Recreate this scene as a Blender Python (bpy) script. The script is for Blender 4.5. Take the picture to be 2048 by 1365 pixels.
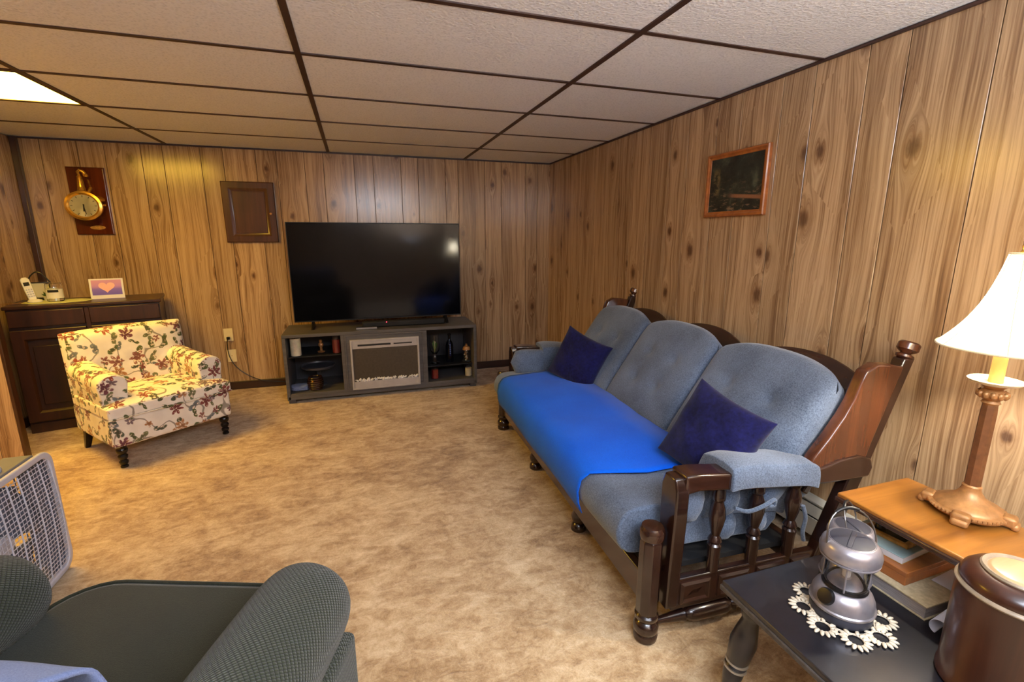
import bpy, bmesh, math, random
from mathutils import Vector, Matrix, Euler
random.seed(7)
sc = bpy.context.scene
for o in list(bpy.data.objects): bpy.data.objects.remove(o)
PI = math.pi
COL = sc.collection

# ------------------------------------------------------------ camera, light, exposure
def lin(c):
    c = c / 255.0
    return c / 12.92 if c <= .04045 else ((c + .055) / 1.055) ** 2.4
def rgb(r, g, b): return (lin(r), lin(g), lin(b), 1)

CEIL = 2.0825
cam_d = bpy.data.cameras.new('camera'); cam = bpy.data.objects.new('camera', cam_d); COL.objects.link(cam)
cam_d.sensor_width = 36; cam_d.lens = 36 * 949.93 / 2048; cam_d.clip_start = .02
cam.location = (-1.9348, -4.7122, 1.35)
cam.rotation_euler = (PI / 2 - .2142, 0, -.3137)
sc.camera = cam
w = bpy.data.worlds.new('world'); sc.world = w; w.use_nodes = True
w.node_tree.nodes['Background'].inputs[0].default_value = (.8, .85, 1, 1)
w.node_tree.nodes['Background'].inputs[1].default_value = .02
vs = sc.view_settings
vs.view_transform = 'Standard'; vs.look = 'None'; vs.gamma = 1; vs.use_curve_mapping = False
vs.exposure = 0.35
LEFT_PANEL = 25.0      # yellow fluorescent diffuser over the left of the room
REAR_PANEL = 19.0      # cool fluorescent diffuser behind the camera
BULB_W = 20.0          # table lamp bulb

ADDED_UPLIGHT_W = 300.0    # cool bulb of the unseen uplighter added to brighten the ceiling

# ------------------------------------------------------------ node helpers
class NT:
    def __init__(s, m):
        m.use_nodes = True; s.t = m.node_tree; s.t.nodes.clear()
        s.out = s.t.nodes.new('ShaderNodeOutputMaterial')
    def n(s, typ, ins=None, **props):
        nd = s.t.nodes.new(typ)
        for k, v in props.items(): setattr(nd, k, v)
        for k, v in (ins or {}).items():
            if hasattr(v, 'is_output') or isinstance(v, bpy.types.NodeSocket): s.t.links.new(v, nd.inputs[k])
            else: nd.inputs[k].default_value = v
        return nd
    def m(s, op, a, b=0.0, c=None):
        ins = {0: a, 1: b}
        if c is not None: ins[2] = c
        return s.n('ShaderNodeMath', ins, operation=op).outputs[0]
    def mr(s, v, a, b, c=0.0, d=1.0):
        return s.n('ShaderNodeMapRange', {0: v, 1: a, 2: b, 3: c, 4: d}, interpolation_type='SMOOTHSTEP').outputs[0]
    def mix(s, f, a, b, bt='MIX'):
        return s.n('ShaderNodeMix', {0: f, 6: a, 7: b}, data_type='RGBA', blend_type=bt).outputs[2]
    def ramp(s, v, stops):
        r = s.n('ShaderNodeValToRGB', {0: v}); el = r.color_ramp.elements
        while len(el) < len(stops): el.new(.5)
        for e, (p, c) in zip(el, stops): e.position = p; e.color = c
        return r.outputs[0]
    def comb(s, x, y, z=0.0): return s.n('ShaderNodeCombineXYZ', {0: x, 1: y, 2: z}).outputs[0]
    def noise(s, vec, scale, detail=3, rough=.5, dist=0.0):
        return s.n('ShaderNodeTexNoise', {'Vector': vec, 'Scale': scale, 'Detail': detail, 'Roughness': rough, 'Distortion': dist}).outputs[0]
    def bsdf(s, col, rough=.5, metal=0.0, normal=None, **k):
        ins = {'Base Color': col, 'Roughness': rough, 'Metallic': metal}
        for a, b in k.items(): ins[a.replace('_', ' ')] = b
        b = s.n('ShaderNodeBsdfPrincipled', ins)
        if normal is not None: s.t.links.new(normal, b.inputs['Normal'])
        s.t.links.new(b.outputs[0], s.out.inputs[0]); return b
    def bump(s, h, strength=.3, dist=.01):
        return s.n('ShaderNodeBump', {'Height': h, 'Strength': strength, 'Distance': dist}).outputs[0]
    def obj(s): return s.n('ShaderNodeTexCoord').outputs['Object']
    def uv(s): return s.n('ShaderNodeTexCoord').outputs['UV']
    def vmul(s, v, t): return s.n('ShaderNodeVectorMath', {0: v, 1: t}, operation='MULTIPLY').outputs[0]

def new(name): 
    m = bpy.data.materials.new(name); return m, NT(m)

def simple(name, col, rough=.5, metal=0.0, var=.12, vs_=12, bs=0, bstr=.2, bd=.002, stretch=(1, 1, 1), **k):
    m, t = new(name); v = t.vmul(t.obj(), stretch)
    f = t.noise(v, vs_, 4, .6)
    dark = tuple(x * (1 - var * 2) for x in col[:3]) + (1,); lite = tuple(min(1, x * (1 + var * 2)) for x in col[:3]) + (1,)
    c = t.ramp(f, [(.3, dark), (.7, lite)])
    nr = t.bump(t.noise(v, bs, 3, .6), bstr, bd) if bs else None
    t.bsdf(c, rough, metal, nr, **k); return m

def wood(name, dark, lite, rough=.3, axis='x', scale=30, coat=.3, bump=.15):
    m, t = new(name)
    st = {'x': (.06, 1, 1), 'y': (1, .06, 1), 'z': (1, 1, .06)}[axis]
    v = t.vmul(t.obj(), st)
    f = t.noise(v, scale, 5, .65, .6); f2 = t.noise(t.obj(), 5, 2)
    g = t.m('ADD', t.m('MULTIPLY', f, .75), t.m('MULTIPLY', f2, .25))
    c = t.ramp(g, [(.35, dark), (.65, lite)])
    t.bsdf(c, rough, 0, t.bump(f, bump, .001), Coat_Weight=coat, Coat_Roughness=.12); return m

def paneling(name, tint=(1, 1, 1)):
    m, t = new(name)
    sp = t.n('ShaderNodeSeparateXYZ', {0: t.obj()}).outputs
    rnd = t.n('ShaderNodeObjectInfo').outputs['Random']
    a = t.m('ADD', t.m('ADD', sp[0], sp[1]), t.m('MULTIPLY', rnd, 37.0))
    z = t.m('ADD', sp[2], t.m('MULTIPLY', rnd, 91.0))
    SX, SZ = .17, .46
    sa = t.m('DIVIDE', a, SX); sz = t.m('DIVIDE', z, SZ)
    vo = t.n('ShaderNodeTexVoronoi', {'Vector': t.comb(sa, sz), 'Scale': 1.0, 'Randomness': .85}, voronoi_dimensions='2D')
    pos = t.n('ShaderNodeSeparateXYZ', {0: vo.outputs['Position']}).outputs
    cr = t.n('ShaderNodeSeparateColor', {0: vo.outputs['Color']}).outputs
    dx = t.m('MULTIPLY', t.m('SUBTRACT', sa, pos[0]), SX)
    dz = t.m('MULTIPLY', t.m('SUBTRACT', sz, pos[1]), SZ)
    wob = t.m('MULTIPLY', t.m('SUBTRACT', t.noise(t.comb(t.m('MULTIPLY', a, 45), t.m('MULTIPLY', z, 26)), 1, 3), .5), .026)
    dxw = t.m('ADD', dx, wob)
    r1 = t.m('SQRT', t.m('ADD', t.m('MULTIPLY', dx, dx), t.m('MULTIPLY', t.m('MULTIPLY', dz, .33), t.m('MULTIPLY', dz, .33))))
    r2 = t.m('SQRT', t.m('ADD', t.m('MULTIPLY', dxw, dxw), t.m('MULTIPLY', t.m('MULTIPLY', dz, .62), t.m('MULTIPLY', dz, .62))))
    big = t.mr(cr[0], .42, .60)
    rk = t.m('ADD', t.m('MULTIPLY', t.m('MULTIPLY', big, t.m('ADD', .45, t.m('MULTIPLY', cr[1], .55))), .025), .0025)
    rk2 = t.m('MULTIPLY', rk, rk)
    r12 = t.m('MULTIPLY', r1, r1)
    fall = t.m('DIVIDE', t.m('MULTIPLY', rk2, 3.2), t.m('ADD', r12, t.m('MULTIPLY', rk2, .8)))
    psi = t.m('MULTIPLY', dx, t.m('SUBTRACT', 1.0, fall))
    me = t.m('MULTIPLY', t.m('SUBTRACT', t.noise(t.comb(t.m('MULTIPLY', a, 3.0), t.m('MULTIPLY', z, 1.0)), 1, 2), .5), .07)
    ap = t.m('ADD', t.m('ADD', t.m('MULTIPLY', pos[0], SX), psi), me)
    fine = t.noise(t.comb(t.m('MULTIPLY', ap, 210), t.m('MULTIPLY', z, 3.5)), 1, 3, .6)
    mid = t.noise(t.comb(t.m('MULTIPLY', ap, 55), t.m('MULTIPLY', z, .9)), 1, 2, .5)
    broad = t.noise(t.comb(t.m('MULTIPLY', ap, 12), t.m('MULTIPLY', z, .5)), 1, 1, .5)
    rings = t.m('ADD', t.m('MULTIPLY', t.m('SINE', t.m('MULTIPLY', ap, 520)), .5), .5)
    g = t.m('ADD', t.m('ADD', t.m('MULTIPLY', fine, .32), t.m('MULTIPLY', mid, .37)), t.m('ADD', t.m('MULTIPLY', broad, .28), t.m('MULTIPLY', rings, .035)))
    C = lambda *c: tuple(x * y for x, y in zip(rgb(*c)[:3], tint)) + (1,)
    col = t.ramp(g, [(.31, C(96, 70, 48)), (.43, C(146, 114, 82)), (.54, C(188, 156, 118)), (.72, C(212, 184, 146))])
    kn = t.m('MULTIPLY', t.mr(r2, t.m('MULTIPLY', rk, 1.35), t.m('MULTIPLY', rk, .35)), t.m('MULTIPLY', big, .72))
    halo = t.m('MULTIPLY', t.mr(r2, t.m('MULTIPLY', rk, 2.6), t.m('MULTIPLY', rk, .9)), t.m('MULTIPLY', big, .35))
    col = t.mix(halo, col, C(120, 78, 46)); col = t.mix(kn, col, C(66, 38, 26))
    tone = t.m('ADD', .9, t.m('MULTIPLY', t.n('ShaderNodeTexWhiteNoise', {'W': t.m('MULTIPLY', rnd, 113)}, noise_dimensions='1D').outputs[0], .17))
    col = t.mix(1.0, col, t.comb(tone, tone, tone), 'MULTIPLY')
    t.bsdf(col, .21, 0, t.bump(g, .05, .001), Specular_IOR_Level=.75)
    return m

def fabric(name, c1, c2, rough=.9, scale=350, sheen=.3, var=6, bstr=.5, bd=.002):
    m, t = new(name); o = t.obj()
    f = t.noise(o, scale, 2, .7); g = t.noise(o, var, 3)
    h = t.m('ADD', t.m('MULTIPLY', f, .6), t.m('MULTIPLY', g, .4))
    t.bsdf(t.ramp(h, [(.36, c1), (.64, c2)]), rough, 0, t.bump(f, bstr, bd), Sheen_Weight=sheen, Specular_IOR_Level=.15); return m

def floral(name):
    m, t = new(name); uv = t.uv()
    warp = t.n('ShaderNodeTexNoise', {'Vector': uv, 'Scale': 9.0, 'Detail': 2.0}).outputs[1]
    v = t.n('ShaderNodeVectorMath', {0: uv, 1: t.vmul(warp, (.05, .05, 0))}, operation='ADD').outputs[0]
    col = t.ramp(t.noise(uv, 12, 2), [(.3, rgb(226, 218, 204)), (.7, rgb(240, 233, 220))])
    # thin trailing branches
    br = t.m('ABSOLUTE', t.m('SUBTRACT', t.noise(v, 4.2, 1, .5), .5))
    col = t.mix(t.m('MULTIPLY', t.mr(br, .013, .005), .8), col, rgb(116, 104, 88))
    def blooms(col, sc_, off, petals, rmin, colors, keep, squash=1.0, inner=None):
        vv = t.n('ShaderNodeVectorMath', {0: v, 1: (off, off * 1.7, 0)}, operation='ADD').outputs[0]
        vo = t.n('ShaderNodeTexVoronoi', {'Vector': vv, 'Scale': sc_, 'Randomness': .8}, voronoi_dimensions='2D')
        d = t.n('ShaderNodeVectorMath', {0: vv, 1: vo.outputs['Position']}, operation='SUBTRACT').outputs[0]
        s = t.n('ShaderNodeSeparateXYZ', {0: d}).outputs
        cc = t.n('ShaderNodeSeparateColor', {0: vo.outputs['Color']}).outputs
        ang0 = t.m('MULTIPLY', cc[1], 6.28)
        x = t.m('ADD', t.m('MULTIPLY', s[0], t.m('COSINE', ang0)), t.m('MULTIPLY', s[1], t.m('SINE', ang0)))
        y = t.m('SUBTRACT', t.m('MULTIPLY', s[1], t.m('COSINE', ang0)), t.m('MULTIPLY', s[0], t.m('SINE', ang0)))
        y = t.m('MULTIPLY', y, squash)
        rr = t.m('SQRT', t.m('ADD', t.m('MULTIPLY', x, x), t.m('MULTIPLY', y, y)))
        an = t.m('ARCTAN2', y, x)
        pe = t.m('ABSOLUTE', t.m('COSINE', t.m('MULTIPLY', an, petals / 2)))
        lim = t.m('MULTIPLY', t.m('ADD', .35, t.m('MULTIPLY', pe, .65)), rmin)
        mask = t.m('MULTIPLY', t.mr(t.m('SUBTRACT', rr, lim), .003, -.003), t.m('GREATER_THAN', cc[0], keep))
        fc = t.n('ShaderNodeValToRGB', {0: cc[2]}); fc.color_ramp.interpolation = 'CONSTANT'
        el = fc.color_ramp.elements
        while len(el) < len(colors): el.new(.5)
        for i, (e, c) in enumerate(zip(el, colors)): e.position = i / len(colors); e.color = c
        tone = t.mix(t.mr(rr, 0, rmin), t.mix(.45, fc.outputs[0], rgb(60, 34, 36)), fc.outputs[0])
        tone = t.mix(t.mr(t.noise(vv, 60, 2), .52, .66), tone, rgb(232, 214, 190))
        return t.mix(mask, col, tone)
    greens = [rgb(92, 104, 62), rgb(118, 122, 84), rgb(120, 128, 128), rgb(84, 92, 70)]
    reds = [rgb(132, 70, 66), rgb(160, 84, 64), rgb(118, 70, 78), rgb(180, 128, 84), rgb(132, 112, 116), rgb(150, 96, 84)]
    col = blooms(col, 9.5, 3.3, 2, .040, greens, .18, 1.5)
    col = blooms(col, 11.5, 7.1, 2, .030, greens, .45, 1.7)
    col = blooms(col, 10.0, 5.7, 5, .024, reds, .5)
    col = blooms(col, 6.6, 1.1, 6, .044, reds, .25)
    t.bsdf(col, .85, 0, t.bump(t.noise(t.obj(), 400, 2), .25, .001), Sheen_Weight=.15, Specular_IOR_Level=.2)
    return m

def waffle(name, c1, c2, sc_=170):
    m, t = new(name); s = t.n('ShaderNodeSeparateXYZ', {0: t.uv()}).outputs
    a = t.m('ABSOLUTE', t.m('SINE', t.m('MULTIPLY', t.m('ADD', s[0], s[1]), sc_ * 2.4)))
    b = t.m('ABSOLUTE', t.m('SINE', t.m('MULTIPLY', t.m('SUBTRACT', s[0], s[1]), sc_ * 1.6)))
    h = t.m('MULTIPLY', t.m('POWER', a, .6), t.m('POWER', b, .6))
    f = t.noise(t.obj(), 300, 2)
    k = t.m('ADD', t.m('MULTIPLY', h, .65), t.m('MULTIPLY', f, .35))
    t.bsdf(t.ramp(k, [(.15, c1), (.8, c2)]), .92, 0, t.bump(k, .8, .004), Sheen_Weight=.2, Specular_IOR_Level=.1); return m

def emit(name, col, s):
    m, t = new(name); e = t.n('ShaderNodeEmission', {0: col, 1: s}); t.t.links.new(e.outputs[0], t.out.inputs[0]); return m

def glass(name, col=(1, 1, 1, 1), rough=.03):
    m, t = new(name); t.bsdf(col, rough, 0, None, Transmission_Weight=1.0, IOR=1.45); return m

M = {}
M['panel'] = paneling('wood_paneling')
M['groove'] = simple('groove_brown', rgb(58, 36, 22), .6)
M['dark_trim'] = wood('dark_trim_wood', rgb(44, 24, 16), rgb(74, 42, 28), .4, 'z')  # partition trim wood; also colours the corner strip that stands for shade
M['dark_trim_x'] = wood('dark_baseboard_wood', rgb(38, 22, 16), rgb(60, 36, 26), .45, 'x')
# carpet
m, t = new('tan_carpet'); o = t.obj()
p1 = t.noise(o, 2.6, 4, .6, 1.2); p2 = t.noise(t.vmul(o, (1, 1.9, 1)), 9, 5, .7, .8); p3 = t.noise(o, 130, 3, .8)
p4 = t.noise(t.vmul(o, (1, 1, 1)), 34, 4, .7, .5)
k = t.m('ADD', t.m('ADD', t.m('MULTIPLY', p1, .30), t.m('MULTIPLY', p2, .36)), t.m('ADD', t.m('MULTIPLY', p3, .16), t.m('MULTIPLY', p4, .18)))
c = t.ramp(k, [(.38, rgb(128, 98, 66)), (.46, rgb(168, 138, 100)), (.54, rgb(200, 174, 136)), (.62, rgb(222, 202, 168))])
t.bsdf(c, 1.0, 0, t.bump(k, 1.0, .02), Sheen_Weight=.25, Specular_IOR_Level=.05); M['carpet'] = m
# ceiling tile
m, t = new('ceiling_tile_white'); o = t.obj()
n1 = t.noise(o, 120, 3, .7); n2 = t.n('ShaderNodeTexVoronoi', {'Vector': o, 'Scale': 85.0}).outputs[0]
k = t.m('ADD', t.m('MULTIPLY', n1, .6), t.m('MULTIPLY', n2, .5))
t.bsdf(t.ramp(k, [(.25, rgb(214, 217, 223)), (.55, rgb(240, 242, 247))]), .85, 0, t.bump(k, .8, .005)); M['tile'] = m
M['grid'] = simple('grid_bar_brown', rgb(62, 40, 34), .5, vs_=4)
M['grey_uph'] = fabric('blue_grey_tweed', rgb(58, 70, 88), rgb(110, 124, 146), scale=230, var=5, bstr=.7)
M['blue'] = fabric('bright_blue_cloth', rgb(0, 86, 214), rgb(0, 102, 238), scale=260, var=4, sheen=.1, bstr=.4)
M['navy'] = fabric('navy_velvet', rgb(10, 11, 44), rgb(22, 24, 78), scale=60, var=8, sheen=.12, bstr=.2)
M['walnut'] = wood('dark_glossy_walnut', rgb(26, 14, 11), rgb(58, 32, 22), .22, 'x', 22, .6)
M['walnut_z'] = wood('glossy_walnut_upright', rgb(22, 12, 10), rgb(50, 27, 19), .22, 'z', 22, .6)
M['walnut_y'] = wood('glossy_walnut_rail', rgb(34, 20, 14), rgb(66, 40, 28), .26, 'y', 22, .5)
M['walnut_lit'] = wood('glossy_brown_wing', rgb(60, 30, 18), rgb(100, 56, 32), .22, 'z', 18, .6)  # lit copy of the upright walnut, brightness put into its colour
M['blk_wood'] = simple('black_painted_wood', rgb(24, 24, 30), .32, vs_=20, bs=60, bstr=.08, Coat_Weight=.3)
M['blk_edge'] = simple('worn_black_edge', rgb(60, 56, 54), .45, vs_=60, var=.3)
M['maple'] = wood('orange_maple', rgb(118, 70, 22), rgb(176, 116, 46), .3, 'x', 14, .5)
M['mahog'] = wood('red_mahogany', rgb(40, 20, 13), rgb(74, 38, 22), .3, 'z', 14, .35)
M['mahog_x'] = wood('cabinet_mahogany', rgb(38, 18, 10), rgb(64, 33, 18), .4, 'z', 26, .2)
M['mahog_d'] = wood('cabinet_panel_mahogany', rgb(30, 14, 9), rgb(52, 25, 14), .45, 'z', 26, .15)
M['plaque'] = wood('plaque_mahogany', rgb(66, 24, 14), rgb(100, 42, 22), .2, 'z', 20, .6)
M['hatch'] = wood('hatch_dark_wood', rgb(58, 28, 18), rgb(84, 46, 30), .35, 'z', 25, .3)
M['box_wood'] = wood('orange_box_wood', rgb(134, 74, 30), rgb(176, 104, 46), .4, 'y', 20, .3)
M['brass'] = simple('polished_brass', rgb(230, 180, 84), .22, .85, .05)
M['bronze'] = simple('antique_bronze', rgb(172, 124, 74), .40, .3, .12, 40)
M['bronze_dark'] = simple('dark_bronze_column', rgb(118, 76, 44), .45, .3, .12, 40)
M['clockface'] = simple('cream_clock_face', rgb(226, 220, 196), .5, var=.04)
M['black'] = simple('black_plastic', rgb(14, 14, 16), .35, vs_=40)
M['blackmatte'] = simple('matte_black', rgb(10, 10, 12), .7)
M['charcoal'] = simple('charcoal_plastic', rgb(62, 62, 68), .4)
m, t = new('tv_screen_glass'); t.bsdf(t.ramp(t.noise(t.obj(), 3, 2), [(.3, rgb(7, 8, 14)), (.7, rgb(9, 10, 18))]), .10, 0, None, Specular_IOR_Level=.32, Specular_Tint=(.75, .82, 1, 1)); M['screen'] = m
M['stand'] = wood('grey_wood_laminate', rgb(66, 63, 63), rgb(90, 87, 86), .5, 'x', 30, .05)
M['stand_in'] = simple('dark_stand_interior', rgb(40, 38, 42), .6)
M['silver'] = simple('brushed_silver', rgb(150, 148, 150), .35, .55, .05, stretch=(.1, 1, 1), vs_=30)
M['fire_silver'] = simple('fireplace_silver_frame', rgb(170, 166, 166), .4, .15, .05)
M['fireglass'] = simple('fireplace_dark_screen', rgb(66, 60, 52), .3, vs_=60, var=.1)
M['crystal'] = simple('clear_crystal', rgb(235, 235, 242), .15, .3)
M['glass'] = glass('clear_glass')
M['cream_wax'] = simple('cream_wax', rgb(226, 216, 188), .5, Subsurface_Weight=.2)
M['red_wax'] = simple('red_candle_jar', rgb(150, 46, 42), .25, vs_=8)
M['white'] = simple('white_plastic', rgb(222, 220, 218), .4, var=.02)
M['cream'] = simple('cream_plastic', rgb(228, 212, 168), .4, var=.02)
M['heater'] = simple('heater_white_enamel', rgb(196, 194, 182), .4, var=.04, vs_=5)
M['fan'] = simple('fan_white_plastic', rgb(196, 196, 208), .4, var=.03)
M['fan_ctrl'] = simple('fan_grey_top', rgb(96, 102, 120), .5, var=.04)  # grey of the control top; also stands for shade inside the fan
M['black_lac'] = simple('black_lacquer_leg', rgb(18, 14, 14), .22, vs_=30, var=.2)
M['floral'] = floral('floral_upholstery')
M['green'] = waffle('dark_green_waffle_knit', rgb(20, 23, 17), rgb(58, 62, 48))
M['green_seat'] = fabric('dark_green_seat_weave', rgb(26, 29, 21), rgb(46, 49, 37), scale=420, var=5, sheen=.2)
M['throw'] = fabric('pale_blue_grey_cloth', rgb(92, 106, 142), rgb(118, 132, 172), scale=500, var=4, sheen=.1)
M['lant'] = simple('lantern_silver_paint', rgb(158, 154, 160), .3, .65, .04, 80)
M['lant_d'] = simple('lantern_dark_grey', rgb(44, 46, 58), .5, .0)
M['wire'] = simple('steel_wire', rgb(120, 118, 116), .3, .9)
M['shell'] = simple('cowrie_shell', rgb(208, 196, 174), .3, var=.06, vs_=150)
M['bookcloth'] = simple('buff_book_cover', rgb(186, 168, 132), .8, vs_=90, var=.1)
M['pages'] = simple('grey_page_block', rgb(150, 140, 136), .85, var=.18, vs_=30, stretch=(.5, .5, 14))
M['whitebook'] = simple('white_book', rgb(212, 206, 204), .5, var=.03)
M['teal'] = simple('pale_teal_cover', rgb(150, 168, 164), .5)
M['gilt'] = simple('gilt_brown_frame', rgb(170, 128, 66), .45, .2, .2, 60)
M['dimglass'] = simple('dark_framed_print', rgb(46, 48, 40), .25, var=.4, vs_=30)
M['paper'] = simple('white_paper', rgb(220, 220, 230), .7, var=.02)
M['inlay'] = wood('pale_inlay_wood', rgb(176, 130, 92), rgb(208, 164, 122), .25, 'x', 12, .6)
M['inlay_rim'] = simple('worn_ivory_rim', rgb(140, 124, 102), .35, var=.1, vs_=40)
M['mat'] = simple('pale_green_mat', rgb(196, 200, 150), .8, var=.05)
M['leaf'] = simple('green_leaf', rgb(70, 120, 44), .6, var=.3)
M['foliage'] = simple('plum_foliage', rgb(70, 56, 96), .7, var=.3)
M['shade_trim'] = fabric('cream_shade_trim', rgb(214, 196, 152), rgb(230, 216, 176), scale=500)
m, t = new('lampshade_cloth')
tr = t.n('ShaderNodeBsdfTranslucent', {0: rgb(252, 240, 208)}); df = t.n('ShaderNodeBsdfDiffuse', {0: rgb(245, 232, 200)})
mx = t.n('ShaderNodeMixShader', {0: .7}); t.t.links.new(df.outputs[0], mx.inputs[1]); t.t.links.new(tr.outputs[0], mx.inputs[2]); t.t.links.new(mx.outputs[0], t.out.inputs[0]); M['shade'] = m
M['bulb'] = emit('lamp_bulb_glow', (1, .80, .55, 1), 60)
M['candle_sleeve'] = simple('candle_sleeve', rgb(222, 168, 104), .5, Subsurface_Weight=.3)
M['panel_y'] = emit('yellow_light_diffuser', (1, .59, .06, 1), LEFT_PANEL)
M['panel_w'] = emit('cool_light_diffuser', (.80, .87, 1, 1), REAR_PANEL)
M['led'] = emit('red_led', (1, .05, .08, 1), 4)
# picture print
m, t = new('dark_landscape_print'); o = t.obj()
s = t.n('ShaderNodeSeparateXYZ', {0: o}).outputs
n1 = t.noise(o, 11, 5, .7, .4); n2 = t.noise(t.vmul(o, (1, 1, 3)), 22, 4, .7)
low = t.mr(s[2], .05, -.12)
base = t.ramp(n1, [(.35, rgb(18, 22, 26)), (.55, rgb(38, 46, 42)), (.70, rgb(78, 86, 68))])
base = t.mix(t.m('MULTIPLY', t.mr(n2, .52, .66), t.m('ADD', t.m('MULTIPLY', low, .8), .06)), base, rgb(134, 110, 84))
band = t.m('MULTIPLY', t.mr(t.m('ABSOLUTE', t.m('ADD', s[2], t.m('ADD', .062, t.m('MULTIPLY', s[0], .10)))), .014, .004), t.mr(s[0], -.06, .02))
base = t.mix(t.m('MULTIPLY', band, .8), base, rgb(156, 104, 70))
tree = t.m('MULTIPLY', t.mr(t.m('ABSOLUTE', t.m('ADD', s[0], .135)), .035, .01), t.m('MULTIPLY', t.mr(s[2], -.09, -.02), t.mr(s[2], .10, .05)))
base = t.mix(t.m('MULTIPLY', tree, t.mr(n1, .4, .55)), base, rgb(120, 104, 66))
t.bsdf(base, .3, 0); M['print'] = m
# card gradient
m, t = new('pink_to_purple_card'); s = t.n('ShaderNodeSeparateXYZ', {0: t.obj()}).outputs
t.bsdf(t.ramp(t.mr(s[2], .02, .13), [(0, rgb(104, 86, 196)), (.45, rgb(126, 100, 208)), (.75, rgb(186, 134, 206)), (1, rgb(200, 144, 196))]), .5); M['cardgrad'] = m
M['heart'] = simple('pink_heart', rgb(238, 184, 190), .5, var=.02)

# ------------------------------------------------------------ mesh helpers
def I(): return Matrix.Identity(4)
def box(bm, x0, x1, y0, y1, z0, z1, mt=None):
    vs_ = [bm.verts.new(((mt @ Vector(p)) if mt else Vector(p))) for p in
           [(x0, y0, z0), (x1, y0, z0), (x1, y1, z0), (x0, y1, z0), (x0, y0, z1), (x1, y0, z1), (x1, y1, z1), (x0, y1, z1)]]
    for f in [(0, 3, 2, 1), (4, 5, 6, 7), (0, 1, 5, 4), (1, 2, 6, 5), (2, 3, 7, 6), (3, 0, 4, 7)]: bm.faces.new([vs_[i] for i in f])
    return bm
def prism(bm, pts, d0, d1, plane='xz'):
    """polygon pts extruded between d0 and d1 along the axis missing from plane"""
    def P(a, b, d): return {'xz': (a, d, b), 'yz': (d, a, b), 'xy': (a, b, d)}[plane]
    A = [bm.verts.new(P(a, b, d0)) for a, b in pts]; B = [bm.verts.new(P(a, b, d1)) for a, b in pts]
    n = len(pts); bm.faces.new(A[::-1]); bm.faces.new(B)
    for i in range(n): bm.faces.new([A[i], A[(i + 1) % n], B[(i + 1) % n], B[i]])
    return bm
def lathe(bm, prof, seg=28, mt=None, sx=1.0, sy=1.0):
    rings = []
    for r, z in prof:
        if r < 1e-5:
            p = Vector((0, 0, z)); rings.append([bm.verts.new(mt @ p if mt else p)])
        else:
            R_ = []
            for i in range(seg):
                a = 2 * PI * i / seg; p = Vector((r * math.cos(a) * sx, r * math.sin(a) * sy, z)); R_.append(bm.verts.new(mt @ p if mt else p))
            rings.append(R_)
    for A, B in zip(rings, rings[1:]):
        for i in range(seg):
            j = (i + 1) % seg
            if len(A) == 1 and len(B) == 1: continue
            if len(A) == 1: bm.faces.new([A[0], B[i], B[j]])
            elif len(B) == 1: bm.faces.new([A[i], A[j], B[0]])
            else: bm.faces.new([A[i], A[j], B[j], B[i]])
    if len(rings[0]) > 1: bm.faces.new(rings[0][::-1])
    if len(rings[-1]) > 1: bm.faces.new(rings[-1])
    return bm
def smoothpath(pts, n=8):
    P = [Vector(p) for p in pts]; P = [P[0] * 2 - P[1]] + P + [P[-1] * 2 - P[-2]]; o = []
    for i in range(1, len(P) - 2):
        for k in range(n):
            t_ = k / n; a, b, c, d = P[i - 1], P[i], P[i + 1], P[i + 2]
            o.append(.5 * ((2 * b) + (c - a) * t_ + (2 * a - 5 * b + 4 * c - d) * t_ ** 2 + (-a + 3 * b - 3 * c + d) * t_ ** 3))
    o.append(P[-2]); return o
def tube(bm, pts, r, seg=8, smooth=0):
    if smooth: pts = smoothpath(pts, smooth)
    pts = [Vector(p) for p in pts]; n = len(pts); rings = []
    up = None
    for i, p in enumerate(pts):
        tg = (pts[min(i + 1, n - 1)] - pts[max(i - 1, 0)]).normalized()
        if up is None: up = Vector((0, 0, 1)) if abs(tg.z) < .9 else Vector((1, 0, 0))
        s = tg.cross(up).normalized(); up = s.cross(tg).normalized()
        rr = r[i] if isinstance(r, (list, tuple)) else r
        rings.append([bm.verts.new(p + (s * math.cos(2 * PI * k / seg) + up * math.sin(2 * PI * k / seg)) * rr) for k in range(seg)])
    for A, B in zip(rings, rings[1:]):
        for i in range(seg): j = (i + 1) % seg; bm.faces.new([A[i], A[j], B[j], B[i]])
    bm.faces.new(rings[0][::-1]); bm.faces.new(rings[-1]); return bm
def framed(bm, w_, h_, prof, mt=None):
    """sweep profile [(inset, depth)] round a rectangle in the xz plane, depth along -y"""
    rings = []
    for ins, dp in prof:
        x, z = w_ / 2 - ins, h_ / 2 - ins
        rings.append([bm.verts.new((mt @ Vector(p)) if mt else Vector(p)) for p in [(-x, -dp, -z), (x, -dp, -z), (x, -dp, z), (-x, -dp, z)]])
    for A, B in zip(rings, rings[1:]):
        for i in range(4): j = (i + 1) % 4; bm.faces.new([A[i], A[j], B[j], B[i]])
    return bm
def sheet(bm, fn, nu, nv, close_u=False):
    g = [[bm.verts.new(fn(i / nu, j / nv)) for j in range(nv + 1)] for i in range(nu + (0 if close_u else 1))]
    nn = len(g)
    for i in range(nu if close_u else nu):
        a = g[i]; b = g[(i + 1) % nn] if close_u else g[i + 1]
        for j in range(nv): bm.faces.new([a[j], b[j], b[j + 1], a[j + 1]])
    return g
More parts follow.
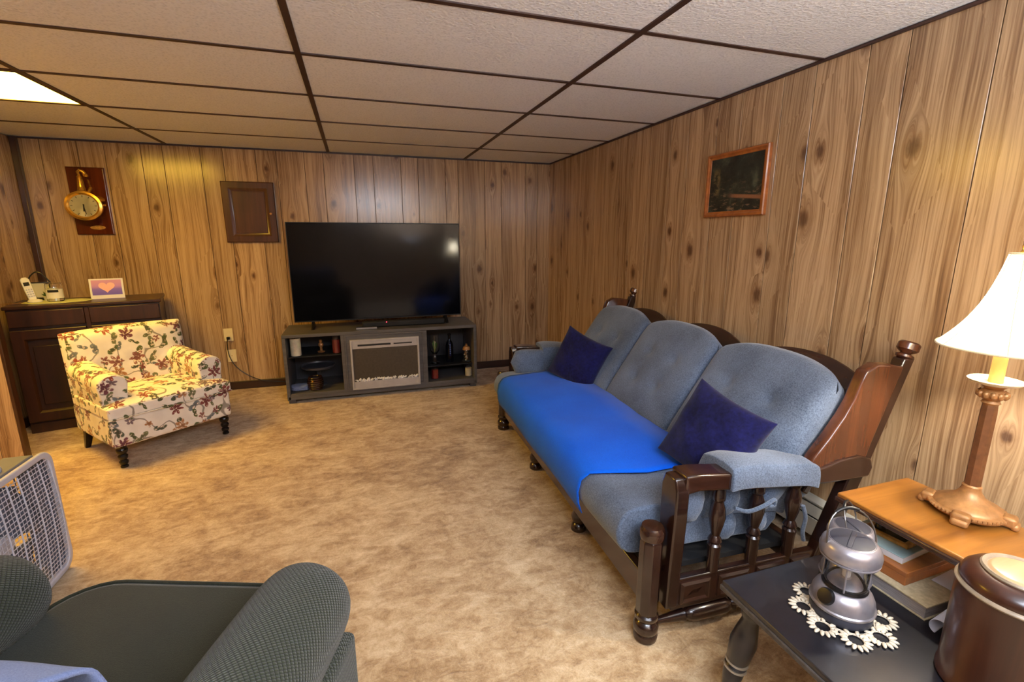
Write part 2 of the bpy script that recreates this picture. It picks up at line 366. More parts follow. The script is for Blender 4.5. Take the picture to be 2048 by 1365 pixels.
def pillow(bm, w_, h_, th, n=22, p=3.2, q=.55, pinch=.07, mt=None, wr=0.0, seed=1):
    rd = random.Random(seed); ph = [rd.uniform(0, 6) for _ in range(6)]
    def pt(u, v, s):
        x = u * w_ / 2 * (1 - pinch * (1 - v * v)); z = v * h_ / 2 * (1 - pinch * (1 - u * u))
        e = max(0, (1 - abs(u) ** p) * (1 - abs(v) ** p)) ** q
        y = s * th / 2 * e * (1 + wr * math.sin(7 * u + ph[0] + 3 * v) * math.sin(6 * v + ph[1]))
        y += wr * .25 * th * math.sin(5 * u + ph[2]) * math.sin(4 * v + ph[3]) * (1 if abs(u) < 1 else 1)
        return Vector((x, y, z))
    F = {}
    for s in (-1, 1):
        for i in range(n + 1):
            for j in range(n + 1):
                u, v = -1 + 2 * i / n, -1 + 2 * j / n
                u = math.sin(u * PI / 2) * .35 + u * .65; v = math.sin(v * PI / 2) * .35 + v * .65
                if s == 1 and (i in (0, n) or j in (0, n)): F[(s, i, j)] = F[(-1, i, j)]; continue
                pp = pt(u, v, s); F[(s, i, j)] = bm.verts.new(mt @ pp if mt else pp)
    for s in (-1, 1):
        for i in range(n):
            for j in range(n):
                q_ = [F[(s, i, j)], F[(s, i + 1, j)], F[(s, i + 1, j + 1)], F[(s, i, j + 1)]]
                bm.faces.new(q_ if s == -1 else q_[::-1])
    return bm
def boxuv(me):
    uv = me.uv_layers.new(name='UVMap')
    for p in me.polygons:
        n = p.normal; ax = max(range(3), key=lambda i: abs(n[i]))
        for li in p.loop_indices:
            c = me.vertices[me.loops[li].vertex_index].co
            if ax == 0: uv.data[li].uv = (c.y, c.z)
            elif ax == 1: uv.data[li].uv = (c.x, c.z)
            else: uv.data[li].uv = (c.x, c.y)
def obj(name, bm, mat, parent=None, bevel=0, seg=2, smooth=40, sub=0, uv=False, kind=None, label=None, loc=None, rot=None):
    bmesh.ops.recalc_face_normals(bm, faces=bm.faces)
    me = bpy.data.meshes.new(name); bm.to_mesh(me); bm.free()
    me.materials.append(M[mat] if isinstance(mat, str) else mat)
    if smooth:
        for p in me.polygons: p.use_smooth = True
        me.set_sharp_from_angle(angle=math.radians(smooth))
    if uv: boxuv(me)
    o = bpy.data.objects.new(name, me); COL.objects.link(o)
    if parent: o.parent = parent
    if bevel:
        b = o.modifiers.new('bevel', 'BEVEL'); b.width = bevel; b.segments = seg; b.limit_method = 'ANGLE'; b.angle_limit = math.radians(38)
        b.harden_normals = False
    if sub:
        b = o.modifiers.new('sub', 'SUBSURF'); b.levels = sub; b.render_levels = sub
    if kind: o['kind'] = kind
    if label: o['label'] = label
    if loc is not None: o.location = loc
    if rot is not None: o.rotation_euler = rot
    return o
def B(): return bmesh.new()
def bx(name, x0, x1, y0, y1, z0, z1, mat, parent=None, **k): return obj(name, box(B(), x0, x1, y0, y1, z0, z1), mat, parent, **k)
def thing(name, label, cat, loc=(0, 0, 0), rz=0, group=None):
    o = bpy.data.objects.new(name, None); COL.objects.link(o); o.location = loc; o.rotation_euler = (0, 0, rz); o.empty_display_size = .05
    o['label'] = label; o['category'] = cat
    if group: o['group'] = group
    return o
def tag(o, label, cat, group=None):
    o['label'] = label; o['category'] = cat
    if group: o['group'] = group
    return o
def copy_tree(o, parent=None):
    c = o.copy(); COL.objects.link(c)
    if parent: c.parent = parent
    for ch in list(o.children): copy_tree(ch, c)
    return c
def struct(o): o['kind'] = 'structure'; return o
def TR(x, y, z): return Matrix.Translation((x, y, z))
def RX(a): return Matrix.Rotation(a, 4, 'X')
def RY(a): return Matrix.Rotation(a, 4, 'Y')
def RZ(a): return Matrix.Rotation(a, 4, 'Z')

# ============================================================ ROOM
XL, YF = -5.4, -6.7
struct(bx('floor', XL - .1, .1, YF - .1, .1, -.08, 0, 'carpet', smooth=0))
def wall(name, axis, at, a0, a1, out, cuts):
    """backing slab plus one plank per groove interval; planks stand 7 mm proud"""
    if axis == 'x': root = bx(name, a0, a1, *sorted((at, at + out)), 0, CEIL, 'groove', smooth=0)
    else: root = bx(name, *sorted((at, at + out)), a0, a1, 0, CEIL, 'groove', smooth=0)
    struct(root)
    pr = -math.copysign(.007, out); cs = sorted([c for c in cuts if a0 < c < a1]); cs = [a0] + cs + [a1]
    for p, q in zip(cs, cs[1:]):
        g = .0018
        if axis == 'x': bx('plank', p + g, q - g, *sorted((at, at + pr)), .002, CEIL - .002, 'panel', root, bevel=.0012, seg=1, smooth=0)
        else: bx('plank', *sorted((at, at + pr)), p + g, q - g, .002, CEIL - .002, 'panel', root, bevel=.0012, seg=1, smooth=0)
    return root
bc = [-4.143, -3.914, -3.742, -3.502, -3.355, -3.092, -2.929, -2.686, -2.528, -2.306, -2.152, -1.895, -1.731, -1.485, -1.33, -1.073, -.95, -.687, -.515, -.259, -.136]
wall('wall_back', 'x', .007, -4.307, .007, .1, bc)
rc = [-.18, -.34, -.58, -.745, -.985, -1.14, -1.37, -1.55, -1.766, -1.99, -2.16, -2.40, -2.575, -2.822, -2.987, -3.215, -3.36, -3.625, -3.79, -4.04, -4.2, -4.45, -4.6, -4.85, -5.0, -5.25, -5.4, -5.65, -5.82, -6.05, -6.22, -6.45]
wall('wall_right', 'y', .007, YF, 0, .1, rc)
wall('wall_left', 'y', -4.307, -1.14, .0, -.1, [-.2, -.36, -.61, -.78])
wall('wall_partition', 'x', -1.173, XL, -3.972, .03, [-5.2, -5.05, -4.8, -4.64, -4.4, -4.24, -4.08])
wall('wall_side', 'y', XL - .007, YF, -1.17, -.1, [-6.4 + .41 * i for i in range(13)] + [-6.24 + .41 * i for i in range(13)])
wall('wall_front', 'x', YF - .007, XL, .1, -.1, [-5.3 + .41 * i for i in range(13)] + [-5.14 + .41 * i for i in range(13)])
struct(bx('trim_1', -3.974, -3.957, -1.184, -1.138, 0, CEIL, 'dark_trim', bevel=.004))
struct(bx('trim_2', -4.30, -4.262, -.04, 0, 0, CEIL, 'dark_trim', bevel=.004))  # no real trim: dark strip drawn for the shade in this corner
struct(bx('baseboard_back', -4.26, -.01, -.016, 0, 0, .075, 'dark_trim_x', bevel=.004))
struct(bx('baseboard_left', -4.30, -4.284, -1.08, -.03, 0, .075, 'dark_trim_x', bevel=.004))
struct(bx('trim_3', -4.30, 0, -.014, 0, CEIL - .009, CEIL, 'grid'))
struct(bx('trim_4', -.014, 0, YF, -.014, CEIL - .009, CEIL, 'grid'))
# ceiling: backing, tiles, bars
ceil = struct(bx('ceiling', XL - .1, .1, YF - .1, .1, CEIL + .03, CEIL + .1, 'groove', smooth=0))
TX = [XL, -4.5434, -3.3242, -2.105, -.8858, 0.0]
TY = [0.0] + [-.5772 - .6096 * i for i in range(10)] + [YF]
random.seed(3)
for a0, a1 in zip(TX, TX[1:]):
    for b1, b0 in zip(TY, TY[1:]):
        if a0 == -4.5434 and abs(b1 + 1.1868) < .01: continue
        if a0 == -2.105 and abs(b1 + 4.8444) < .01: continue
        if a1 < -4.4 and b0 > -1.1: continue
        j = random.uniform(-.001, .001)
        bx('ceiling_tile', a0 + .004, a1 - .004, b0 + .004, b1 - .004, CEIL + .004 + j, CEIL + .016 + j, 'tile', ceil, bevel=.002, seg=1, smooth=0)
for x in TX[1:-1]: bx('grid_bar', x - .0125, x + .0125, YF, 0, CEIL - .001, CEIL + .006, 'grid', ceil, smooth=0)
for y in TY[1:-1]:
    for a0, a1 in zip(TX, TX[1:]): bx('grid_bar', a0 + .0125, a1 - .0125, y - .0115, y + .0115, CEIL, CEIL + .006, 'grid', ceil, smooth=0)
def light_panel(x0, x1, y0, y1, mat, label, drop=-.005):
    r = thing('ceiling_light', label, 'light', ((x0 + x1) / 2, (y0 + y1) / 2, CEIL))
    hx, hy = (x1 - x0) / 2 - .012, (y1 - y0) / 2 - .012
    obj('housing', framed(B(), hx * 2, hy * 2, [(0, 0), (0, .004), (.012, .004), (.012, 0)], RX(-PI / 2) @ TR(0, .001, 0)), 'grid', r, smooth=0)
    bx('diffuser', -hx, hx, -hy, hy, -drop, .010, mat, r, smooth=0)
light_panel(-4.5434, -3.3242, -1.7964, -1.1868, 'panel_y', 'lit yellow fluorescent ceiling panel at the left above the corner')
light_panel(-2.105, -.8858, -5.454, -4.8444, 'panel_w', 'lit cool white fluorescent ceiling panel behind the green armchair', .15)  # deep diffuser drop added so its glowing sides light the ceiling

# ============================================================ BASEBOARD HEATER
r = thing('baseboard_heater', 'off-white metal baseboard heater along the right wall behind the sofa', 'heater', (0, -2.9, 0))
L0, L1 = -2.6, 2.2
obj('back_plate', box(B(), -.012, -.001, L0, L1, .02, .195), 'heater', r)
obj('top_cover', prism(B(), [(-.001, .197), (-.001, .186), (-.045, .176), (-.045, .186)], L0, L1, 'xz'), 'heater', r, bevel=.002)
obj('damper', prism(B(), [(-.048, .172), (-.052, .176), (-.068, .132), (-.064, .130)], L0, L1, 'xz'), 'heater', r)
obj('front_panel', prism(B(), [(-.066, .124), (-.072, .124), (-.074, .045), (-.062, .038), (-.062, .044), (-.067, .05)], L0, L1, 'xz'), 'heater', r)
bx('fin_core', -.055, -.014, L0, L1, .06, .12, 'blackmatte', r)
for y in (L0, L1): bx('end_cap', -.076, -.001, y - .02, y + .02, .02, .198, 'heater', r, bevel=.004)

# ============================================================ WALL THINGS
# ship style wall clock (world centre x -3.885, z 1.63)
r = thing('wall_clock', 'brass clock with a bell-shaped horn mounted on a mahogany plaque', 'clock', (-3.882, 0, 1.629))
obj('plaque', framed(B(), .245, .51, [(0, 0), (0, .014), (.008, .020), (.12, .021)]), 'plaque', r, bevel=.002)
bx('plaque_core', -.114, .114, -.0205, -.001, -.247, .247, 'plaque', r)
cy = -.075; cz = -.04
mt = TR(-.008, cy - .015, cz) @ RZ(.12) @ RX(PI / 2) @ Matrix.Diagonal((1.12, 1.06, 1, 1))
obj('clock_case', lathe(B(), [(.03, -.052), (.088, -.048), (.096, -.03), (.098, .0), (.094, .02), (.086, .026)], 40, mt), 'brass', r)
obj('bezel', lathe(B(), [(.086, .018), (.098, .020), (.104, .028), (.102, .036), (.088, .040), (.078, .034), (.076, .026)], 40, mt), 'brass', r)
cf = obj('clock_face', lathe(B(), [(0, .028), (.078, .028)], 40, mt), 'clockface', r)
tb = B()
for k_ in range(12):
    a = k_ * PI / 6; m2 = mt @ TR(0, 0, .0285) @ RZ(a)
    box(tb, .060, .072, -.0016, .0016, 0, .0008, m2)
obj('hour_marks', tb, 'blackmatte', cf, kind='stuff')
hb = B(); m2 = mt @ TR(0, 0, .030) @ RZ(-PI / 2 - .28 + PI * 0); box(hb, -.012, .060, -.0022, .0022, 0, .001, mt @ TR(0, 0, .031) @ RZ(-PI / 2 + .12)); obj('minute_hand', hb, 'blackmatte', cf)
hb = B(); box(hb, -.010, .040, -.004, .004, 0, .001, mt @ TR(0, 0, .0295) @ RZ(-PI / 2 - .05)); obj('hour_hand', hb, 'blackmatte', cf)
obj('horn', lathe(B(), [(.028, 0), (.030, .008), (.026, .012), (.023, .04), (.018, .085), (.014, .105), (.018, .112), (.012, .118), (.010, .13)], 24, TR(-.022, cy + .01, .066)), 'brass', r)
obj('curl', tube(B(), [(-.022, cy + .01, .190), (-.026, cy + .008, .212), (-.012, cy + .004, .224), (.006, cy + .01, .216), (.016, cy + .012, .198)], [.009, .012, .012, .012, .014] , 12), 'brass', r)
obj('knob', lathe(B(), [(0, -.017), (.014, -.010), (.018, 0), (.014, .010), (0, .017)], 16, TR(.020, cy + .012, .188)), 'brass', r)
obj('wing_nut', lathe(B(), [(0, -.006), (.026, -.005), (.028, 0), (.026, .005), (0, .006)], 20, TR(.088, -.06, .018) @ RY(.7) @ RX(.3)), 'brass', r)
obj('side_pivot', lathe(B(), [(.006, 0), (.010, .006), (.006, .012), (.010, .02), (0, .026)], 14, TR(.086, -.05, -.03) @ RY(PI / 2)), 'brass', r)
obj('name_plate', lathe(B(), [(0, 0), (.05, 0), (.05, .002), (0, .0025)], 24, TR(.022, -.021, -.200) @ RX(PI / 2), 1, .32), 'gilt', r)
obj('arm_bracket', tube(B(), [(.02, -.02, .1), (.01, -.05, .06), (0, -.07, .0)], .012, 10), 'brass', r)
# wood hatch
r = thing('access_door', 'dark square raised-panel wooden door on the wall left of the television', 'wall cabinet', (-2.768, 0, 1.562))
bx('door_board', -.2, .2, -.016, -.001, -.25, .25, 'hatch', r, bevel=.003)
obj('door_frame', framed(B(), .402, .502, [(0, 0), (0, .022), (.006, .028), (.052, .028), (.056, .026), (.074, .017), (.078, .016)]), 'hatch', r, smooth=20)
bx('center_panel', -.122, .122, -.020, -.015, -.172, .172, 'hatch', r, bevel=.003)
obj('knob', lathe(B(), [(.004, 0), (.005, .008), (.010, .012), (.010, .018), (0, .022)], 14, TR(.162, -.028, -.01) @ RX(PI / 2)), 'bronze', r)
# outlets
for i, (z, lb) in enumerate([(.507, 'cream wall outlet with black cord plugged in, upper of two'), (.315, 'cream blank wall plate below the outlet with the cord')]):
    r = thing('wall_outlet' if i == 0 else 'wall_plate', lb, 'outlet', (-3.055 + .008 * i, 0, z))
    bx('cover_plate', -.036, .036, -.007, -.001, -.057, .057, 'cream', r, bevel=.002)
    if i == 0:
        for dz in (.021, -.021): obj('socket', lathe(B(), [(.016, 0), (.016, .002), (0, .002)], 18, TR(0, -.007, dz) @ RX(PI / 2)), 'cream', r)
    else: obj('screw', lathe(B(), [(.004, 0), (.003, .0015), (0, .002)], 10, TR(0, -.007, 0) @ RX(PI / 2)), 'bronze', r)
r = thing('power_cord', 'dark power cord drooping from the wall outlet to behind the TV stand', 'cord', (-3.055, 0, .48))
obj('plug', box(B(), -.012, .012, -.035, -.009, -.012, .012), 'black', r, bevel=.003)
obj('cable', tube(B(), [(0, -.035, .0), (-.012, -.03, -.05), (-.01, -.02, -.16), (.03, -.018, -.26), (.12, -.02, -.35), (.24, -.03, -.41), (.36, -.03, -.43), (.6, -.03, -.46)], .0035, 8, 8), 'black', r)
# framed picture on right wall
r = thing('framed_picture', 'small dark landscape print in an orange wooden frame on right wall', 'picture', (0, -2.583, 1.629), -PI / 2)
bx('backing', -.2, .2, -.012, -.001, -.155, .155, 'blackmatte', r)
obj('frame', framed(B(), .425, .335, [(0, 0), (0, .016), (.004, .022), (.012, .023), (.020, .017), (.026, .016), (.030, .012)]), 'box_wood', r, smooth=25)
p_ = bx('print', -.186, .186, -.013, -.0125, -.141, .141, 'print', r)
M['print'].node_tree  # object space: x is along the wall here

# ============================================================ CORNER CABINET AND THINGS ON IT
cab = thing('corner_cabinet', 'reddish brown wooden cabinet standing askew in the far left corner', 'cabinet', (-4.18, -.70, 0), math.radians(14.4))
W_, D_, H_ = .835, .44, .90
bx('carcass', 0, W_, .012, D_, .0, H_ - .025, 'mahog_x', cab)
bx('top', -.012, W_ + .012, -.008, D_ + .002, H_ - .025, H_, 'mahog_x', cab, bevel=.006, seg=3)
bx('plinth', .0, W_, .0, .012, 0, .07, 'mahog_x', cab, bevel=.003)
bx('divider', .400, .424, .003, .013, .07, .87, 'mahog_x', cab, bevel=.002)
for s, (x0, x1) in enumerate([(.005, .398), (.426, W_ - .005)]):
    cx, hw = (x0 + x1) / 2, (x1 - x0)
    d = bx('drawer', x0, x1, -.006, .012, .755, .865, 'mahog_x', cab, bevel=.004)
    dr = bx('door', x0, x1, -.002, .012, .085, .735, 'mahog_d', cab, bevel=.002)
    obj('door_frame', framed(B(), hw, .65, [(0, -.002), (0, .016), (.003, .018), (.062, .018), (.07, .010), (.075, .002)], TR(cx, -.0, .41)), 'mahog_x', dr, smooth=20)
    bx('door_panel', x0 + .095, x1 - .095, -.010, -.001, .20, .62, 'mahog_d', dr, bevel=.006)
    obj('knob', lathe(B(), [(.004, 0), (.010, .014), (0, .02)], 12, TR(x1 - .03 if s == 0 else x0 + .03, -.018, .45) @ RX(PI / 2)), 'bronze', dr)
def on_cab(x, y, z=0): return cab.matrix_basis @ Vector((x, y, H_ + z)) if False else Matrix.Translation(cab.location) @ RZ(math.radians(14.4)) @ Vector((x, y, H_ + z))
CR = math.radians(14.4)
tag(obj('table_mat', lathe(B(), [(0, 0), (1, 0), (1.01, .0015), (1, .003), (0, .003)], 48, Matrix.Diagonal((.19, .135, 1, 1))), 'mat', loc=on_cab(.235, .2), rot=(0, 0, CR)), 'pale green oval mat lying on top of the corner cabinet', 'mat')
r = thing('cordless_phone', 'white cordless phone standing in its charging cradle on the oval mat', 'phone', on_cab(.115, .2, .003), CR + .35)
obj('charging_cradle', lathe(B(), [(.038, 0), (.042, .006), (.036, .016), (.02, .022), (0, .022)], 24, None, 1, .85), 'white', r)
hs = obj('handset', prism(B(), [(-.02, 0), (.02, 0), (.024, .06), (.024, .15), (.012, .165), (-.012, .165), (-.024, .15), (-.024, .06)], -.012, .012, 'xz'), 'white', r, bevel=.005, seg=3, loc=(-.008, .004, .012), rot=(-.2, -.14, 0))
bx('display', -.015, .015, -.014, -.011, .105, .13, 'blackmatte', hs)
kb = B()
for i in range(4):
    for j in range(3): box(kb, -.016 + j * .0125, -.008 + j * .0125, -.0145, -.011, .025 + i * .016, .033 + i * .016)
obj('keypad', kb, 'silver', hs, kind='stuff')
r = thing('jar_candle', 'cream candle in a glass jar with a black and white label', 'candle', on_cab(.225, .2, .003), CR)
obj('wax', lathe(B(), [(0, .004), (.042, .004), (.042, .10), (0, .10)], 28), 'cream_wax', r)
obj('jar', lathe(B(), [(.0, .0), (.042, 0), (.047, .008), (.047, .116), (.043, .126), (.048, .13), (.043, .13), (.039, .126), (.0435, .114), (.0435, .006), (0, .003)], 32), 'glass', r)
obj('label', lathe(B(), [(.0476, .022), (.0476, .088)], 48), 'white', r)
_lab = r.children[-1]; me = _lab.data; bm = bmesh.new(); bm.from_mesh(me)
bmesh.ops.delete(bm, geom=[v for v in bm.verts if not (-2.3 < math.atan2(v.co.y, v.co.x) < -.85)], context='VERTS'); bm.to_mesh(me); bm.free()
bb = B()
lathe(bb, [(.0482, .066), (.0482, .084)], 48); bmesh.ops.delete(bb, geom=[v for v in bb.verts if not (-2.3 < math.atan2(v.co.y, v.co.x) < -.85)], context='VERTS')
obj('label_band', bb, 'blackmatte', r)
r = thing('photo_frame', 'small grey framed photo with a black wire loop above, behind the phone', 'frame', on_cab(.125, .33), CR)
obj('frame', framed(B(), .11, .12, [(0, 0), (0, .01), (.005, .012), (.008, .010), (.008, .006)], TR(0, 0, .075)), 'black', r)
bx('photo', -.048, .048, -.006, -.001, .02, .13, 'heater', r)
obj('wire_loop', tube(B(), [(-.055, 0, .135), (-.042, 0, .175), (-.012, 0, .205), (.012, 0, .203), (.035, 0, .175), (.062, 0, .13)], .0045, 8, 5), 'black', r)
bx('foot', -.055, .055, -.01, .02, 0, .016, 'black', r, bevel=.002)
r = thing('small_plant', 'little green leafy sprig between the phone and the jar candle', 'plant', on_cab(.17, .27), CR)
obj('pot', lathe(B(), [(.018, 0), (.024, .03), (.0, .03)], 16), 'white', r)
random.seed(5)
for i in range(14):
    a = random.uniform(0, 6.28); l = random.uniform(.03, .055); e_ = random.uniform(.5, 1.2)
    d = Vector((math.cos(a) * math.cos(e_), math.sin(a) * math.cos(e_), math.sin(e_))) * l; s_ = Vector((-math.sin(a), math.cos(a), 0)) * .010; p0 = Vector((0, 0, .03))
    bm = B(); v = [bm.verts.new(p) for p in (p0, p0 + d * .55 + s_, p0 + d, p0 + d * .55 - s_, p0 + d * .55 + Vector((0, 0, .004)))]
    for q in ((0, 1, 4), (1, 2, 4), (2, 3, 4), (3, 0, 4)): bm.faces.new([v[k] for k in q])
    obj('leaf', bm, 'leaf', r)
r = thing('heart_card', 'white-bordered purple card with a pink heart, leaning on the cabinet top', 'card', on_cab(.515, .22), CR)
hs = bx('card_board', -.1, .1, 0, .004, 0, .15, 'paper', r, rot=(-.12, 0, 0))
bx('card_print', -.088, .088, -.0008, .0, .028, .14, 'cardgrad', hs)
hp = []
for i in range(40):
    a = 2 * PI * i / 40; hp.append((16 * math.sin(a) ** 3 * .0030, (13 * math.cos(a) - 5 * math.cos(2 * a) - 2 * math.cos(3 * a) - math.cos(4 * a)) * .0027 + .088))
obj('heart', prism(B(), hp, -.0016, -.0008, 'xz'), 'heart', hs, smooth=0)
bx('lower_fold', -.1, .1, -.022, 0, 0, .001, 'cardgrad', r)
tag(obj('phone_cord', tube(B(), [(0, 0, 0), (-.03, .02, .002), (-.06, -.03, .002), (-.10, .0, .002), (-.14, -.04, .002)], .0018, 6, 6), 'bronze', loc=on_cab(.07, .16, .003), rot=(0, 0, CR)), 'thin tan wire trailing left from the phone on cabinet top', 'cord')

# ============================================================ TV STAND
sx0, sx1, sy0, sy1, sh = -2.545, -.94, -.60, -.12, .585
r = thing('tv_stand', 'grey wood-look TV stand with open cubbies and an electric fireplace', 'tv stand', ((sx0 + sx1) / 2, (sy0 + sy1) / 2, 0))
hx = (sx1 - sx0) / 2; hy = (sy1 - sy0) / 2
bx('top', -hx, hx, -hy, hy, sh - .028, sh, 'stand', r, bevel=.003)
for s in (-1, 1): bx('side_panel', *sorted((s * hx, s * (hx - .026))), -hy, hy, .03, sh - .028, 'stand', r, bevel=.002)
bx('bottom_shelf', -hx + .026, hx - .026, -hy + .002, hy, .062, .085, 'stand', r, bevel=.002)
bx('base_rail', -hx + .01, hx - .01, -hy + .0, -hy + .02, .035, .062, 'stand', r, bevel=.002)
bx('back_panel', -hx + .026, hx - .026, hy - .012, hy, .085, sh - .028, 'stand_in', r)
for s in (-1, 1):
    for yy in (-hy + .02, hy - .06): bx('foot', *sorted((s * (hx - .006), s * (hx - .06))), yy, yy + .05, 0, .036, 'stand', r, bevel=.003)
xc = lambda x: x - (sx0 + sx1) / 2
bx('divider', xc(-2.10), xc(-2.072), -hy, hy - .012, .085, sh - .028, 'stand', r, bevel=.002)
bx('divider', xc(-1.415), xc(-1.387), -hy, hy - .012, .085, sh - .028, 'stand', r, bevel=.002)
fp = bx('fireplace_surround', xc(-2.072), xc(-1.415), -hy + .002, -hy + .018, .085, sh - .028, 'stand', r)
obj('surround_moulding', framed(B(), .657, .472, [(0, 0), (0, .006), (.012, .006), (.014, 0)], TR(xc(-1.7435), -hy + .002, .321)), 'stand', fp)
bx('glass_shelf', xc(-2.518), xc(-2.10), -hy + .07, hy - .02, .375, .383, 'blackmatte', r)
bx('glass_shelf', xc(-1.386), xc(-.967), -hy + .07, hy - .02, .205, .213, 'blackmatte', r)
fi = thing('electric_fireplace', 'silver framed electric fireplace insert with crystal embers in TV stand', 'fireplace', (-1.7435, -.602, .295))
obj('frame', framed(B(), .572, .435, [(0, -.03), (0, .010), (.003, .013), (.014, .013), (.017, .008), (.018, -.02)]), 'fire_silver', fi, smooth=20)
bx('header', -.27, .27, -.008, .0, .138, .204, 'fire_silver', fi, bevel=.002)
bx('vent', -.225, .045, -.0085, -.004, .160, .176, 'blackmatte', fi)
bx('vent', .07, .225, -.0085, -.004, .162, .173, 'blackmatte', fi)
bx('screen', -.27, .27, -.002, .003, -.15, .138, 'fireglass', fi)
bx('ember_bed', -.27, .27, -.010, .003, -.204, -.148, 'fire_silver', fi, bevel=.002)
bm = B(); random.seed(11)
for i in range(90):
    c_ = Vector((random.uniform(-.262, .262), random.uniform(-.010, -.003), -.142 + random.uniform(-.004, .012))); s_ = random.uniform(.007, .013)
    vv = [bm.verts.new(c_ + Vector(p) * s_) for p in ((1, 0, 0), (-1, 0, 0), (0, 1, 0), (0, -1, 0), (0, 0, 1.2), (0, 0, -1))]
    for a, b, c in ((0, 2, 4), (2, 1, 4), (1, 3, 4), (3, 0, 4), (2, 0, 5), (1, 2, 5), (3, 1, 5), (0, 3, 5)): bm.faces.new((vv[a], vv[b], vv[c]))
obj('crystals', bm, 'crystal', fi, kind='stuff', smooth=0)

# television
r = thing('television', 'large black flat-screen television standing on the grey TV stand', 'television', (-1.746, -.33, sh))
bx('panel_body', -.72, .72, -.012, .03, .058, .890, 'black', r, bevel=.004)
bx('back_housing', -.5, .5, .03, .07, .12, .55, 'black', r, bevel=.012)
obj('bezel', framed(B(), 1.442, .836, [(0, -.02), (0, .0005), (.001, .0025), (.006, .0025), (.008, .0005)], TR(0, -.012, .474)), 'black', r)
bx('screen', -.713, .713, -.0135, -.0122, .066, .884, 'screen', r, smooth=0)
bx('ir_sensor', -.012, .012, -.016, -.010, .052, .060, 'black', r)
for s in (-1, 1):
    f_ = obj('foot', prism(B(), [(-.115, 0), (-.10, .012), (-.012, .06), (.012, .06), (.10, .012), (.115, 0)], -.012, .012, 'yz'), 'black', r, bevel=.004, loc=(s * .575, .005, 0))
r = thing('soundbar', 'slim black soundbar with red light lying under the television', 'soundbar', (-1.56, -.44, sh))
bx('body', -.36, .36, -.035, .03, .002, .052, 'blackmatte', r, bevel=.010, seg=3)
obj('led', lathe(B(), [(0, 0), (.0045, 0), (.003, .003), (0, .004)], 10, TR(-.155, -.035, .044) @ RX(PI / 2)), 'led', r)
r = thing('media_box', 'small flat silver-edged media player in front of the soundbar', 'media player', (-1.885, -.515, sh))
bx('body', -.085, .085, -.03, .03, .001, .018, 'black', r, bevel=.002)
bx('front_strip', -.085, .085, -.033, -.029, .004, .018, 'silver', r)

# things in the cubbies
def on(x, y, z): return (x, y, z)
Z1, Z2, ZB = .384, .214, .0855
r = thing('pillar_candle', 'tall cream pillar candle on the upper left shelf of stand', 'candle', (-2.462, -.47, Z1))
obj('wax', lathe(B(), [(.0, 0), (.040, 0), (.042, .004), (.042, .146), (.038, .150), (.028, .146), (0, .142)], 28), 'cream_wax', r)
obj('wick', tube(B(), [(0, 0, .14), (.001, 0, .155)], .0015, 6), 'blackmatte', r)
def jar(name, label, loc, rad, h, wax, lid=False):
    r = thing(name, label, 'candle', loc)
    obj('wax', lathe(B(), [(0, .003), (rad * .9, .003), (rad * .9, h * .8), (0, h * .8)], 24), wax, r)
    obj('jar', lathe(B(), [(0, 0), (rad * .92, 0), (rad, .006), (rad, h * .86), (rad * .88, h * .93), (rad * .92, h), (rad * .84, h), (rad * .82, h * .93), (rad * .93, h * .85), (rad * .93, .004), (0, .002)], 28), 'glass', r)
    return r
jar('jar_candle', 'tall red jar candle on the upper left shelf of stand', (-2.142, -.47, Z1), .036, .15, 'red_wax')
r = thing('figurine', 'small dark brass figurine between the candles on the upper left shelf', 'figurine', (-2.27, -.40, Z1))
obj('body', lathe(B(), [(.028, 0), (.03, .008), (.012, .014), (.010, .04), (.022, .06), (.018, .078), (.008, .084), (.014, .094), (.012, .106), (0, .112)], 20), 'bronze', r)
r = thing('cake_stand', 'wide grey pedestal dish in the lower left cubby', 'dish', (-2.31, -.36, ZB))
obj('pedestal', lathe(B(), [(.07, 0), (.066, .008), (.018, .018), (.015, .13), (.03, .15), (0, .15)], 28), 'charcoal', r)
obj('plate', lathe(B(), [(0, .15), (.12, .152), (.135, .16), (.138, .178), (.132, .178), (.128, .164), (0, .160)], 36), 'charcoal', r)
r = thing('basket', 'round brown woven basket with a brass dot in lower left cubby', 'basket', (-2.33, -.50, ZB))
bm = B(); nz = 7
for k_ in range(nz):
    z = .008 + k_ * .016; R_ = .05 + .008 * math.sin(k_ / (nz - 1) * PI)
    tube(bm, [(R_ * math.cos(a * PI / 12), R_ * math.sin(a * PI / 12), z + .002 * math.sin(a * PI)) for a in range(25)], .0085, 6)
obj('weave', bm, 'walnut', r)
obj('liner', lathe(B(), [(0, .002), (.048, .002), (.052, .1), (.046, .1), (.042, .008), (0, .008)], 24), 'blackmatte', r)
obj('clasp', lathe(B(), [(0, 0), (.008, 0), (.006, .004), (0, .005)], 12, TR(-.018, -.060, .086) @ RX(PI / 2)), 'brass', r)
r = tag(obj('folded_cloth', pillow(B(), .14, .05, .12, 14, 4, .5, .02, RX(0), .12, 3), 'throw', loc=(-2.455, -.49, ZB + .026)), 'crumpled pale cloth in the lower left corner of the left cubby', 'cloth')
